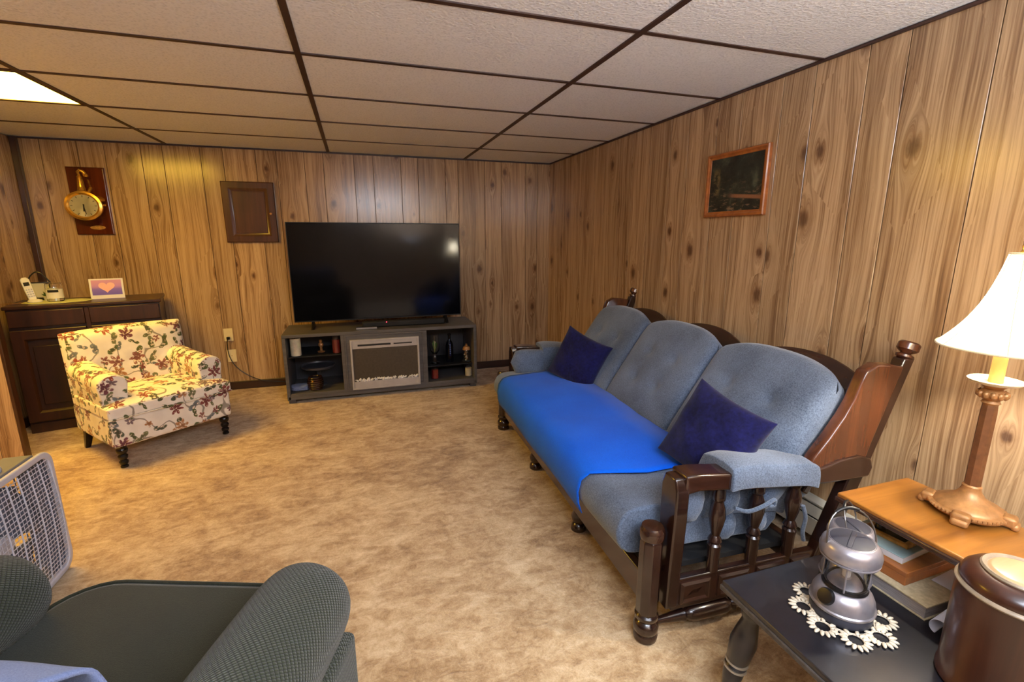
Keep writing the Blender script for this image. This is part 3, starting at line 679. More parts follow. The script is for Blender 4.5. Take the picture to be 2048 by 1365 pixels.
# right cubby
r = thing('glass_vase', 'clear footed glass hurricane vase with pale green stems inside', 'vase', (-1.297, -.44, Z2))
obj('bowl', lathe(B(), [(0, 0), (.045, 0), (.045, .006), (.012, .014), (.010, .07), (.016, .085), (.04, .12), (.046, .17), (.040, .23), (.044, .27), (.041, .27), (.037, .23), (.043, .17), (.037, .122), (.012, .09), (0, .088)], 32), 'glass', r)
for i in range(7):
    a = i * .9; obj('stem', tube(B(), [(0, 0, .10), (.012 * math.cos(a), .012 * math.sin(a), .15), (.018 * math.cos(a), .018 * math.sin(a), .19 + .01 * (i % 3))], [.0022, .003, .006], 6), 'mat' if i % 2 else 'leaf', r)
r = thing('dark_bottle', 'tall dark blue glass bottle in the right cubby', 'bottle', (-1.157, -.42, Z2))
obj('bottle', lathe(B(), [(0, 0), (.034, 0), (.036, .008), (.036, .15), (.028, .185), (.013, .21), (.013, .25), (.016, .255), (.016, .265), (0, .265)], 28), 'screen', r)
bx('label', -.006, .006, -.0375, -.0355, .06, .19, 'navy', r)
for i in range(5): bx('letter_mark', -.004, .004, -.0386, -.0373, .08 + i * .02, .092 + i * .02, 'throw', r)
r = thing('trinket_jar', 'lidded clear jar of gold trinkets at right of the right cubby', 'jar', (-1.005, -.46, Z2))
obj('jar', lathe(B(), [(0, 0), (.036, 0), (.038, .01), (.034, .04), (.036, .10), (.032, .112), (.030, .112), (.034, .1), (.031, .04), (.035, .012), (0, .004)], 28), 'glass', r)
obj('lid', lathe(B(), [(.036, .112), (.037, .118), (.030, .140), (.012, .150), (.008, .156), (.012, .164), (0, .172)], 24), 'bronze', r)
random.seed(9)
for i in range(14):
    a = random.uniform(0, 6.28); q = random.uniform(0, .018); obj('trinket', lathe(B(), [(0, -.009), (.008, -.004), (.009, .002), (0, .009)], 8, TR(q * math.cos(a), q * math.sin(a), .016 + i * .0058)), 'bronze' if i % 3 else 'cream_wax', r)
jar('jar_candle', 'short red jar candle on the floor of the right cubby', (-1.312, -.50, ZB), .034, .105, 'red_wax')
r = jar('jar_candle', 'small white jar candle on the floor of right cubby, far right', (-.998, -.50, ZB), .034, .095, 'cream_wax')

# ============================================================ FLORAL ARMCHAIR
FR = math.atan2(.64068, .7678)
fc = thing('floral_armchair', 'white armchair with red and green floral print and black turned legs', 'armchair', (-3.338, -1.49, 0), FR)
def rprism(pts, d0, d1, plane): return prism(B(), pts, d0, d1, plane)
obj('seat_base', box(B(), -.045, .635, -.035, .55, .135, .315), 'floral', fc, bevel=.022, seg=4, uv=True)
def seatf(bm, x0, x1, y0, y1, z0, z1, puff, n=16):
    pillowish = []
    def top(u, v):
        x = x0 + (x1 - x0) * u; y = y0 + (y1 - y0) * v
        e = max(0, (1 - abs(2 * u - 1) ** 6) * (1 - abs(2 * v - 1) ** 6)) ** .5
        return Vector((x, y, z1 - .02 + (.02 + puff * (1 - (2 * u - 1) ** 2) * (1 - (2 * v - 1) ** 2)) * e))
    g = sheet(bm, top, n, n)
    h = sheet(bm, lambda u, v: Vector((x0 + (x1 - x0) * u, y0 + (y1 - y0) * v, z0)), n, n)
    for i in range(n):
        for a, b in (((i, 0), (i + 1, 0)), ((i, n), (i + 1, n)), ((0, i), (0, i + 1)), ((n, i), (n, i + 1))):
            bm.faces.new([g[a[0]][a[1]], g[b[0]][b[1]], h[b[0]][b[1]], h[a[0]][a[1]]])
    return bm
obj('seat_cushion', seatf(B(), -.05, .64, -.05, .47, .318, .405, .022), 'floral', fc, uv=True, bevel=.008, seg=2)
obj('piping', tube(B(), [(-.052, -.052, .318), (.642, -.052, .318)], .004, 6), 'floral', fc, uv=True)
def armprof(cx, wd):
    P = [(cx - wd, .14), (cx + wd, .14), (cx + wd * 1.02, .44)]
    for i in range(9):
        a = i * PI / 8; P.append((cx + wd * 1.15 * math.cos(a), .500 + .065 * math.sin(a)))
    P.append((cx - wd * 1.02, .44)); return P
for cx in (.025, .565):
    bm = B(); pr = armprof(cx, .066); nseg = 6; rings = []
    for k_ in range(nseg + 1):
        y = .035 + k_ / nseg * .47; rise = .025 * (k_ / nseg) ** 2
        rings.append([bm.verts.new((x, y, z + (rise if z > .4 else 0))) for x, z in pr])
    n_ = len(pr)
    for A, Bq in zip(rings, rings[1:]):
        for i in range(n_): j = (i + 1) % n_; bm.faces.new([A[i], A[j], Bq[j], Bq[i]])
    bm.faces.new(rings[0][::-1]); bm.faces.new(rings[-1])
    obj('armrest', bm, 'floral', fc, bevel=.012, seg=3, uv=True)
# back: curved leaning slab with tufts
def backf(bm, front=True):
    n = 24; tufts = [(.25, .62), (.5, .62), (.75, .62), (.38, .38), (.62, .38)]
    def f(u, v, s):
        xx = -.055 + .70 * u; k = (2 * u - 1)
        top = .785 - .012 * k * k
        z = .15 + (top - .15) * v
        edge = max(0, (1 - abs(k) ** 9) * (1 - abs(2 * v - 1) ** 12)) ** .5
        y0 = .52 + .10 * (z - .35) + (.0)
        th = .065 * edge
        y = y0 - th if s < 0 else y0 + .045 * edge
        if s < 0:
            y += .035 * k * k * -1 * (1 if v > .4 else 0) * 0
            for tu, tv in tufts:
                d2 = ((u - tu) * 1.3) ** 2 + (v - tv) ** 2; y += .020 * math.exp(-d2 / .0018) - .006 * math.exp(-d2 / .012)
        return Vector((xx, y, z))
    F = {}
    for s in (-1, 1):
        for i in range(n + 1):
            for j in range(n + 1):
                if s == 1 and (i in (0, n) or j in (0, n)): F[(s, i, j)] = F[(-1, i, j)]; continue
                F[(s, i, j)] = bm.verts.new(f(i / n, j / n, s))
    for s in (-1, 1):
        for i in range(n):
            for j in range(n): bm.faces.new([F[(s, i, j)], F[(s, i + 1, j)], F[(s, i + 1, j + 1)], F[(s, i, j + 1)]])
    return bm
obj('backrest', backf(B()), 'floral', fc, uv=True, sub=1, smooth=60)
def spool_leg(h): return [(.012, 0), (.020, .003), (.020, .012), (.014, .018), (.022, .028), (.024, .040), (.016, .050), (.024, .062), (.026, .074), (.018, .086), (.028, .10), (.030, .115), (.024, .125), (.030, h)]
obj('leg', lathe(B(), spool_leg(.14), 20, TR(0, 0, 0)), 'black_lac', fc)
obj('leg', lathe(B(), spool_leg(.14), 20, TR(.59, 0, 0)), 'black_lac', fc)
for x, dx in ((0, -.012), (.59, .012)):
    bm = B(); c0 = (x, .50); pts = []
    A = [bm.verts.new((c0[0] + dx + sx_ * .014, c0[1] + .045 + sy_ * .014, 0)) for sx_, sy_ in ((-1, -1), (1, -1), (1, 1), (-1, 1))]
    T = [bm.verts.new((c0[0] + sx_ * .024, c0[1] + sy_ * .024, .14)) for sx_, sy_ in ((-1, -1), (1, -1), (1, 1), (-1, 1))]
    bm.faces.new(A[::-1]); bm.faces.new(T)
    for i in range(4): bm.faces.new([A[i], A[(i + 1) % 4], T[(i + 1) % 4], T[i]])
    obj('leg', bm, 'black_lac', fc, bevel=.003)

# ============================================================ SOFA
SR = math.radians(-2.1)
sofa = thing('sofa', 'long dark wood frame sofa with blue-grey cushions along the right wall', 'sofa', (-1.0, -1.63, 0), SR)
LEN = -1.905
Du = Vector((.555, 0, .832)); Dn = Vector((-.832, 0, .555))
def sofa_side(y0, s):
    """s: +1 outward is +y (far end), -1 outward is -y (near end)"""
    Y = lambda a, b: sorted((y0 + s * a, y0 + s * b))
    post = obj('front_post', lathe(B(), [(.036, .105), (.038, .12), (.038, .375), (.034, .385)], 8, TR(0, y0, 0) @ RZ(PI / 8)), 'walnut_z', sofa, bevel=.002)
    obj('post_knob', lathe(B(), [(.026, .383), (.040, .390), (.043, .402), (.041, .420), (.034, .432), (.0, .436)], 20, TR(0, y0, 0)), 'walnut_z', post)
    obj('post_foot', lathe(B(), [(.034, 0), (.040, .005), (.042, .022), (.037, .030), (.042, .040), (.043, .058), (.038, .068), (.030, .076), (.040, .088), (.040, .100), (.034, .107)], 20, TR(0, y0, 0)), 'walnut_z', post)
    # arm support paddle
    pd = [(y0 - .030, .12), (y0 + .030, .12), (y0 + .036, .30), (y0 + .043, .46), (y0 + .043, .56), (y0 + .028, .602), (y0 - .028, .602), (y0 - .043, .56), (y0 - .043, .46), (y0 - .036, .30)]
    obj('arm_support', prism(B(), pd, .052, .100, 'yz'), 'walnut_z', sofa, bevel=.006, seg=2)
    # arm board
    ar = [(.085, .612), (.14, .612), (.40, .580), (.56, .560), (.64, .566), (.72, .585), (.80, .590), (.86, .570), (.875, .535), (.86, .50), (.70, .500), (.60, .505), (.40, .522), (.14, .552), (.085, .545)]
    obj('armrest', prism(B(), ar, *Y(-.042, .042), 'xz'), 'walnut', sofa, bevel=.008, seg=3)
    # rear leaning post
    def pz(z): return .650 + .345 * z / .95
    rp = [(pz(0) - .035, 0), (pz(0) + .03, 0), (pz(.5) + .035, .5), (pz(.93) + .028, .93), (pz(.93) - .022, .93), (pz(.5) - .035, .5)]
    obj('rear_post', prism(B(), rp, *Y(-.022, .022), 'xz'), 'walnut_z', sofa, bevel=.005)
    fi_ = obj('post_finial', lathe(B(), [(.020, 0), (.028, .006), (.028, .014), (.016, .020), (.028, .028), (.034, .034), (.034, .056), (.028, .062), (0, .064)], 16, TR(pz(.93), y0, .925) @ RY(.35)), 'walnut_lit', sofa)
    # wing board
    wg = [(.585, .545), (.605, .60), (.660, .665), (.715, .74), (.748, .80), (.768, .86), (.785, .900), (.83, .922), (.905, .915), (.955, .905), (.94, .86), (.86, .62), (.835, .53)]
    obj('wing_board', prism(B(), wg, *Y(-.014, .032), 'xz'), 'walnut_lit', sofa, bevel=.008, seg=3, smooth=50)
    # lower rail with raised blocks
    rl = obj('lower_rail', box(B(), .085, .690, *Y(-.014, .014), .095, .215), 'walnut', sofa, bevel=.004)
    for a, b in ((.115, .235), (.268, .395), (.428, .550), (.580, .668)):
        bm = framed(B(), b - a, .085, [(0, 0), (.0, .005), (.010, .009), (.018, .004), (.03, .004), (.05, .004)], TR((a + b) / 2, y0 + s * .014, .158) @ (RZ(PI) if s > 0 else I()))
        obj('rail_panel', bm, 'walnut', rl, smooth=20)
    # spindles
    for x in (.250, .412, .572):
        prof = [(.020, .212), (.022, .30), (.024, .315), (.018, .322), (.024, .332), (.020, .342), (.014, .352), (.022, .385), (.028, .42), (.024, .455), (.016, .48), (.022, .488), (.022, .50), (.018, .56)]
        obj('spindle', lathe(B(), prof, 16, TR(x, y0, 0)), 'walnut_z', sofa)
    # floor stretcher turned along x
    pr = [(.012, .035), (.013, .06), (.020, .13), (.024, .145), (.016, .155), (.024, .165), (.030, .185), (.030, .31), (.026, .325), (.018, .34), (.025, .352), (.018, .365), (.024, .385), (.020, .42), (.026, .45), (.020, .48), (.026, .51), (.018, .54), (.014, .63)]
    obj('stretcher', lathe(B(), pr, 14, TR(0, y0, .056) @ RY(PI / 2)), 'walnut', sofa)
    # padded arm cover: fat pad inside, thin over the top, short flap outside
    cs = [(-.060, .615), (.0, .622), (.046, .612), (.056, .585), (.054, .535), (.047, .53), (.044, .580), (.03, .596), (-.045, .598), (-.052, .56), (-.055, .46), (-.075, .36), (-.105, .345), (-.135, .38), (-.145, .46), (-.135, .54), (-.105, .60)]
    bm = B(); rings = []; xs = [.255, .262, .30, .40, .50, .585, .615, .622]
    for k_, x in enumerate(xs):
        q = .97 if k_ in (0, 7) else 1.0; dz = -.115 * (x - .30) + (.012 if k_ in (2, 3, 4, 5) else 0)
        rings.append([bm.verts.new((x, y0 + s * ((a + .04) * q - .04), (z - .5) * q + .5 + dz)) for a, z in cs])
    n_ = len(cs)
    for A, Bq in zip(rings, rings[1:]):
        for i in range(n_): j = (i + 1) % n_; bm.faces.new([A[i], A[j], Bq[j], Bq[i]])
    bm.faces.new(rings[0][::-1]); bm.faces.new(rings[-1])
    ac = obj('arm_cover', bm, 'grey_uph', sofa, bevel=.006, sub=1, smooth=60)
    # inner bolster the length of the seat with a tufted seam
    def bol(u, v):
        x = .03 + .50 * u; a = 2 * PI * v
        e = max(.0, 1 - abs(2 * u - 1) ** 8) ** .5
        rr = 1.0 - .16 * math.exp(-((math.sin(a / 2 - PI / 2 * 0 ) - 0) ** 2) / .02) * 0
        ya = math.cos(a); za = math.sin(a)
        dent = .012 * math.exp(-(za + .05) ** 2 / .012) * (1 if ya > 0 else 0)
        return Vector((x, y0 - s * (.085 + (.052 * ya - dent) * e), .515 + .095 * za * e - .04 * u))
    bm = B(); g = [[bm.verts.new(bol(i / 14, j / 20)) for j in range(20)] for i in range(15)]
    for i in range(14):
        for j in range(20): bm.faces.new([g[i][j], g[i + 1][j], g[i + 1][(j + 1) % 20], g[i][(j + 1) % 20]])
    bm.faces.new(g[0]); bm.faces.new(g[-1][::-1])
    if s > 0:
        bo = obj('arm_bolster', bm, 'grey_uph', sofa, smooth=60)
    else: bm.free()
    # tied cloth bags seen between the spindles
    for k_, (bx_, bz_, rx_, rz_) in enumerate(((.19, .46, .05, .09), (.33, .44, .062, .07), (.34, .335, .045, .06), (.49, .43, .066, .065), (.48, .33, .04, .05), (.66, .45, .055, .06))):
        obj('cover_bulge', lathe(B(), [(0, -1), (.55, -.85), (.9, -.45), (1, 0), (.9, .45), (.55, .85), (0, 1)], 14, TR(bx_, y0 - s * .065, bz_) @ Matrix.Diagonal((rx_, .035, rz_, 1))), 'grey_uph', sofa, smooth=80)
    obj('tie', tube(B(), [(.30, y0 + s * .02, .455), (.35, y0 + s * .03, .44), (.41, y0 + s * .032, .452), (.45, y0 + s * .034, .47), (.455, y0 + s * .03, .445), (.43, y0 + s * .03, .45)], .007, 8, 4), 'grey_uph', sofa)
    obj('tie', tube(B(), [(.59, y0 + s * .026, .42), (.605, y0 + s * .03, .37), (.60, y0 + s * .03, .32), (.61, y0 + s * .03, .28)], .007, 8, 4), 'grey_uph', sofa)
sofa_side(0.0, 1); sofa_side(LEN, -1)
bx('front_rail', -.012, .020, LEN + .03, -.03, .125, .235, 'walnut_y', sofa, bevel=.004)
bx('rear_rail', .60, .63, LEN + .03, -.03, .16, .25, 'walnut_y', sofa, bevel=.004)
bx('seat_deck', .02, .60, LEN + .03, -.03, .225, .245, 'blackmatte', sofa)
for y in (-.635, -1.27):
    obj('middle_leg', lathe(B(), [(.030, 0), (.036, .006), (.034, .03), (.024, .040), (.032, .055), (.036, .075), (.026, .10), (.018, .12), (.028, .13), (.030, .15)], 18, TR(.03, y, 0)), 'walnut_z', sofa)
    obj('middle_leg', lathe(B(), [(.028, 0), (.030, .03), (.02, .06), (.028, .16)], 14, TR(.62, y, 0)), 'walnut_z', sofa)
    bx('cross_rail', .03, .62, y - .014, y + .014, .03, .055, 'walnut', sofa, bevel=.004)
# seat cushion (rounded front)
cp = []
for i in range(9):
    a = PI / 2 + i * PI / 8; cp.append((-.005 + .075 * math.cos(a), .352 + .092 * math.sin(a)))
cp += [(.56, .250), (.60, .30), (.60, .42), (.56, .446), (.3, .456)]
bm = B(); rings = []; NY = 30
for k_ in range(NY + 1):
    y = LEN + .085 + (abs(LEN) - .125) * k_ / NY; e = 1 - .05 * (abs(2 * k_ / NY - 1) ** 18)
    rings.append([bm.verts.new((x, y, .35 + (z - .35) * e + .004 * math.sin(y * 9 + x * 5))) for x, z in cp])
n_ = len(cp)
for A, Bq in zip(rings, rings[1:]):
    for i in range(n_): j = (i + 1) % n_; bm.faces.new([A[i], A[j], Bq[j], Bq[i]])
bm.faces.new(rings[0][::-1]); bm.faces.new(rings[-1])
obj('seat_cushion', bm, 'grey_uph', sofa, bevel=.010, seg=3, smooth=50)
# back cushions
for c_ in range(3):
    yc = -.020 - .315 - c_ * .6225; hw = .315; n = 28
    tufts = [(-.36, .62), (.36, .62), (-.30, .34), (.32, .34)]
    def f(u, v, s):
        k = 2 * u - 1
        Hh = .585 - .065 * abs(k) ** 2.6 - .03 * abs(k) ** 16
        e = max(0, (1 - abs(k) ** 9) * (1 - abs(2 * v - 1) ** 10)) ** .5
        base = Vector((.455, 0, .415)) + Du * (Hh * v)
        off = (.035 * e + .020 * (1 - k * k) * math.sin(PI * v)) if s < 0 else -.11 * e
        if s < 0:
            for tu, tv in tufts:
                d2 = ((k - tu) * .31) ** 2 + ((v - tv) * .55) ** 2; off -= .020 * math.exp(-d2 / .0006) + .010 * math.exp(-d2 / .004)
        p = base + Dn * off
        return Vector((p.x - .0, yc + k * hw * (1 - .02 * (1 - e)), p.z))
    bm = B(); F = {}
    for s in (-1, 1):
        for i in range(n + 1):
            for j in range(n + 1):
                if s == 1 and (i in (0, n) or j in (0, n)): F[(s, i, j)] = F[(-1, i, j)]; continue
                F[(s, i, j)] = bm.verts.new(f(i / n, j / n, s))
    for s in (-1, 1):
        for i in range(n):
            for j in range(n): bm.faces.new([F[(s, i, j)], F[(s, i + 1, j)], F[(s, i + 1, j + 1)], F[(s, i, j + 1)]])
    bc_ = obj('back_cushion', bm, 'grey_uph', sofa, smooth=70)
# scalloped crest board behind the cushions
bm = B(); outl = []
for i in range(61):
    y = -.02 + (LEN + .04) * i / 60; k = ((i / 20) % 1) * 2 - 1 if i not in (20, 40, 60) else 1
    outl.append((y, .655 - .085 * abs(k) ** 2.2))
for d in (0, 1):
    pass
A = []; A2 = []
for y, h in outl:
    for lst, dn in ((A, -.135), (A2, -.165)):
        p = Vector((.455, 0, .415)) + Du * h + Dn * dn; q = Vector((.455, 0, .415)) + Du * .12 + Dn * dn
        lst.append((bm.verts.new((p.x, y, p.z)), bm.verts.new((q.x, y, q.z))))
for L in (A, A2):
    for a, b in zip(L, L[1:]): bm.faces.new([a[0], b[0], b[1], a[1]])
for a, b, c, d in zip(A, A[1:], A2, A2[1:]): bm.faces.new([a[0], b[0], d[0], c[0]]); bm.faces.new([a[1], b[1], d[1], c[1]])
for i in (0, -1): bm.faces.new([A[i][0], A[i][1], A2[i][1], A2[i][0]])
obj('crest_board', bm, 'walnut_y', sofa, bevel=.006, smooth=50)

# bright blue cover over the seat
cv = thing('seat_cover', 'bright blue cloth spread over the middle of the sofa seat', 'cover', (-1.0, -1.63, 0), SR)
prof = [(-.072, .262), (-.083, .30), (-.087, .352), (-.078, .405), (-.052, .440), (-.005, .454), (.15, .462), (.3, .4665), (.44, .462)]
bm = B(); NY = 40
def cvf(i, k, off):
    y = -.185 + (-1.445) * i / NY
    x, z = prof[k]
    t_ = i / NY
    if t_ > .80: y += .12 * ((t_ - .80) / .2) * max(0, 1 - (x + .09) / .16)
    return Vector((x, y, z + .004 * math.sin(y * 9 + x * 5) + off + .0015 * math.sin(31 * y) * math.sin(k)))
g = [[bm.verts.new(cvf(i, k, .0) ) for k in range(len(prof))] for i in range(NY + 1)]
for i in range(NY):
    for k in range(len(prof) - 1): bm.faces.new([g[i][k], g[i + 1][k], g[i + 1][k + 1], g[i][k + 1]])
o = obj('cloth', bm, 'blue', cv, smooth=80); sm = o.modifiers.new('thick', 'SOLIDIFY'); sm.thickness = .004; sm.offset = 1

# throw pillows
def mk_pillow(name, label, c, xdir, updir, size, th, seed):
    X = Vector(xdir).normalized(); U = Vector(updir); U = (U - X * U.dot(X)).normalized(); Nn = U.cross(X)
    mt = Matrix((X, Nn, U)).transposed().to_4x4()
    o = obj(name, pillow(B(), size, size, th, 26, 3.0, .5, .09, None, .10, seed), 'navy', sub=1, smooth=80)
    o.matrix_world = Matrix.Translation(c) @ mt
    return tag(o, label, 'pillow', 'navy throw pillows on the sofa')
mk_pillow('throw_pillow', 'navy blue throw pillow at the near end of the sofa', (-.700, -3.355, .615), (.16, -.86, -.21), (.32, .10, .76), .345, .13, 4)
mk_pillow('throw_pillow', 'navy blue throw pillow leaning at the far end of sofa', (-.628, -2.06, .590), (.50, -.82, -.31), (.42, -.06, .88), .345, .13, 8)

# ============================================================ BOX FAN
fr = thing('box_fan', 'white plastic box fan with two top knobs on the carpet at left', 'fan', (-3.16, -2.72, 0), PI / 2)
# local: x along -? ; fan plane is xz, front faces -y -> world +x
def rrect(hw, z0, z1, r_, n=5):
    P = []
    for cx, cz, a0 in ((hw - r_, z0 + r_, -PI / 2), (hw - r_, z1 - r_, 0), (-hw + r_, z1 - r_, PI / 2), (-hw + r_, z0 + r_, PI)):
        for i in range(n + 1): a = a0 + i * PI / 2 / n; P.append((cx + r_ * math.cos(a), cz + r_ * math.sin(a)))
    return P
def ring(bm, P, Q, d0, d1):
    a = [bm.verts.new((x, d0, z)) for x, z in P]; b = [bm.verts.new((x, d1, z)) for x, z in P]
    c = [bm.verts.new((x, d0, z)) for x, z in Q]; d = [bm.verts.new((x, d1, z)) for x, z in Q]; n = len(P)
    for i in range(n):
        j = (i + 1) % n
        for q in ((a[i], a[j], b[j], b[i]), (c[i], c[j], d[j], d[i]), (a[i], a[j], c[j], c[i]), (b[i], b[j], d[j], d[i])): bm.faces.new(q)
    return bm
FH = .53
obj('housing', ring(B(), rrect(.262, .02, FH - .02, .05), rrect(.252, .03, FH - .03, .045), 0, .11), 'fan_ctrl', fr, bevel=.002)  # grey, not white: the shade inside the fan is in the colour
obj('front_rim', ring(B(), rrect(.262, .01, FH, .06), rrect(.240, .032, FH - .024, .045), -.012, .004), 'fan', fr, bevel=.004)
bx('foot', -.24, -.16, .0, .11, 0, .025, 'fan', fr, bevel=.004); bx('foot', .16, .24, .0, .11, 0, .025, 'fan', fr, bevel=.004)
bx('control_top', -.2, .19, .006, .10, FH - .022, FH + .004, 'fan_ctrl', fr, bevel=.006)
for x in (.045, -.06): obj('knob', lathe(B(), [(.028, 0), (.030, .006), (.026, .020), (.020, .024), (0, .025)], 20, TR(x, .055, FH + .004)), 'fan', fr)
for i in range(9):
    x = -.235 + .47 * i / 8; rib = B(); tube(rib, [(x, -.006 - .012 * math.sin(PI * t_ / 8), .034 + (FH - .064) * t_ / 8) for t_ in range(9)], .0028, 6); obj('grille_rib', rib, 'fan', fr)
bm = B()
for i in range(8):
    for k in (1, 2):
        x = -.235 + .05875 * (i + k / 3); tube(bm, [(x, -.006 - .012 * math.sin(PI * t_ / 6), .034 + (FH - .064) * t_ / 6) for t_ in range(7)], .0009, 4)
for j in range(26):
    z = .044 + (FH - .084) * j / 25; d = -.006 - .012 * math.sin(PI * (z - .034) / (FH - .064)); box(bm, -.242, .242, d - .001, d + .001, z - .0015, z + .0015)
obj('grille_mesh', bm, 'fan', fr, kind='stuff', smooth=0)
bm = B()
for j in range(9):
    z = .044 + (FH - .084) * j / 8; box(bm, -.242, .242, .105, .108, z - .0025, z + .0025)
for j in range(7):
    x = -.235 + .47 * j / 6; box(bm, x - .002, x + .002, .107, .110, .03, FH - .03)
obj('rear_guard', bm, 'fan_ctrl', fr, kind='stuff', smooth=0)  # darkened by colour to read as shade behind the grille
obj('motor_hub', lathe(B(), [(.0, .0), (.035, .0), (.042, .012), (.042, .06), (0, .065)], 24, TR(0, .03, FH / 2) @ RX(-PI / 2)), 'fan', fr)
for k in range(5):
    bl = B(); a0 = k * 2 * PI / 5 + .3
    def blf(u, v):
        r_ = .038 + .175 * u; a = a0 + (v - .5) * (.55 + .55 * u); return Vector((r_ * math.cos(a), .055 + (v - .5) * .045, FH / 2 + r_ * math.sin(a)))
    sheet(bl, blf, 6, 5); o = obj('blade', bl, 'fan_ctrl', fr); sm = o.modifiers.new('t', 'SOLIDIFY'); sm.thickness = .003  # blades greyed so the grille gaps look shaded

# ============================================================ GREEN ARMCHAIR
gc = thing('green_armchair', 'dark green knit-covered armchair in the foreground, seen from behind', 'armchair', (-2.41, -3.40, 0), math.radians(-20))
def capsule_arm(cx):
    bm = B(); R_ = .110; n = 22; rings = []
    st = [(-.80, 1.0), (-.55, 1.0), (-.35, 1.0), (-.20, 1.0), (-.155, .97), (-.125, .90), (-.108, .78), (-.10, .60), (-.096, .35)]
    for y, q in st:
        R2 = []
        for i in range(n):
            a = 2 * PI * i / n; x = cx + R_ * 1.02 * q * math.cos(a); z = .520 + R_ * q * math.sin(a) - .02 * (y + .1)
            R2.append(bm.verts.new((x, y, z)))
        rings.append(R2)
    for A, Bq in zip(rings, rings[1:]):
        for i in range(n): j = (i + 1) % n; bm.faces.new([A[i], A[j], Bq[j], Bq[i]])
    bm.faces.new(rings[0][::-1]); bm.faces.new(rings[-1]); 
    o = obj('arm_roll', bm, 'green', gc, smooth=80, sub=1)
    uv = o.data.uv_layers.new(name='UVMap')
    for p in o.data.polygons:
        for li in p.loop_indices:
            c = o.data.vertices[o.data.loops[li].vertex_index].co; a = math.atan2(c.z - .52, c.x - cx)
            if a < -PI * .75: a += 2 * PI
            uv.data[li].uv = (a * .11, c.y)
    s = 1 if cx > 0 else -1
    x0, x1 = sorted((cx - s * .085, cx + s * .115))
    obj('side_panel', seatf(box(B(), x0, x1, -.80, -.15, .05, .10), x0, x1, -.80, -.15, .05, .48, .0), 'green', gc, uv=True, bevel=.03, seg=4)
    return o
capsule_arm(.385); capsule_arm(-.345)
bx('seat_base', -.30, .30, -.72, -.06, .05, .30, 'green', gc, bevel=.03, seg=4, uv=True)
# seat cushion with rounded front corners
bm = B(); P = []
for cx, cy_, a0 in ((.295 - .05, -.05, 0), (-.295 + .12, -.12, PI / 2)):
    rr = .05 if cx > 0 else .12
    for i in range(7): a = a0 + i * PI / 2 / 6; P.append((cx + rr * math.cos(a), cy_ + rr * math.sin(a)))
P += [(-.295, -.70), (.295, -.70)]
prism(bm, P, .30, .452, 'xy')
obj('seat_cushion', bm, 'green_seat', gc, bevel=.018, seg=4, smooth=60)
pp = [(x, y, .449) for x, y in P[:-2]]
obj('piping', tube(B(), [(P[0][0] - .002, -.68, .449)] + [(x, y + .001, .447) for x, y in P[:-2]] + [(-.294, -.68, .449)], .0055, 8), 'green_seat', gc)
bm = B(); bp = [(-.62, .30), (-.60, .55), (-.612, .76), (-.65, .825), (-.74, .850), (-.82, .82), (-.85, .70), (-.84, .05), (-.64, .05)]
prism(bm, bp, -.42, .42, 'yz'); obj('backrest', bm, 'green', gc, bevel=.035, seg=5, uv=True, smooth=60)
for x in (-.4, .4):
    for y in (-.77, -.22): obj('leg', lathe(B(), [(.018, 0), (.026, .05), (.0, .05)], 14, TR(x, y, 0)), 'black_lac', gc)
th = thing('throw_cloth', 'pale blue-grey cloth draped over the back of the green armchair', 'throw', (-2.41, -3.40, 0), math.radians(-20))
bm = B(); tp = [(-.598, .62), (-.586, .70), (-.592, .782), (-.610, .840), (-.67, .878), (-.78, .882), (-.84, .84), (-.868, .72), (-.868, .5)]
def thf(u, v):
    k = v * (len(tp) - 1); i = min(int(k), len(tp) - 2); f_ = k - i; y = tp[i][0] * (1 - f_) + tp[i + 1][0] * f_; z = tp[i][1] * (1 - f_) + tp[i + 1][1] * f_
    return Vector((-.40 + .77 * u, y + .004 * math.sin(u * 23), z + .005 * math.sin(u * 17 + v * 4)))
sheet(bm, thf, 30, 24); o = obj('cloth', bm, 'throw', th, smooth=80, sub=1); sm = o.modifiers.new('t', 'SOLIDIFY'); sm.thickness = .006; sm.offset = 1

# ============================================================ STEP END TABLE
et = thing('step_end_table', 'two-tier end table with black lower top and maple upper shelf', 'table', (-.65, -4.08, 0))
def tp_(name, x0, x1, y0, y1, z0, z1, mat, edge):
    o = bx(name, x0, x1, y0, y1, z0 + .004, z1, mat, et, bevel=.004, seg=3)
    bx('edge_moulding', x0 - .004, x1 + .004, y0 - .004, y1 + .004, z0 - .010, z0 + .006, edge, o, bevel=.004, seg=2)
    return o
tp_('lower_top', -.355, .35, -.30, .300, .380, .400, 'blk_wood', 'blk_edge')
up = tp_('upper_top', .050, .35, -.30, .304, .582, .600, 'maple', 'walnut_y')
bx('apron', -.30, .30, -.25, .25, .315, .372, 'blk_wood', et, bevel=.003)
for y in (.235, -.235):
    obj('bracket', prism(B(), [(.075, .574), (.34, .574), (.34, .50), (.30, .50), (.285, .545), (.16, .545), (.145, .53), (.12, .53), (.11, .555), (.075, .565)], y - .012, y + .012, 'xz'), 'blk_wood', et, bevel=.003)
    for x in (.155, .315):
        obj('spindle', lathe(B(), [(.018, .40), (.020, .415), (.012, .425), (.018, .45), (.022, .475), (.016, .505), (.012, .515), (.020, .53), (.018, .575)], 16, TR(x, y, 0)), 'blk_wood', et)
bx('upper_apron', .09, .11, -.25, .25, .548, .574, 'blk_wood', et, bevel=.003)
lp = [(.016, 0), (.020, .01), (.018, .06), (.026, .10), (.028, .12), (.024, .135), (.030, .145), (.024, .155), (.030, .165), (.034, .20), (.036, .225), (.030, .26), (.022, .30), (.030, .315), (.034, .33), (.034, .372)]
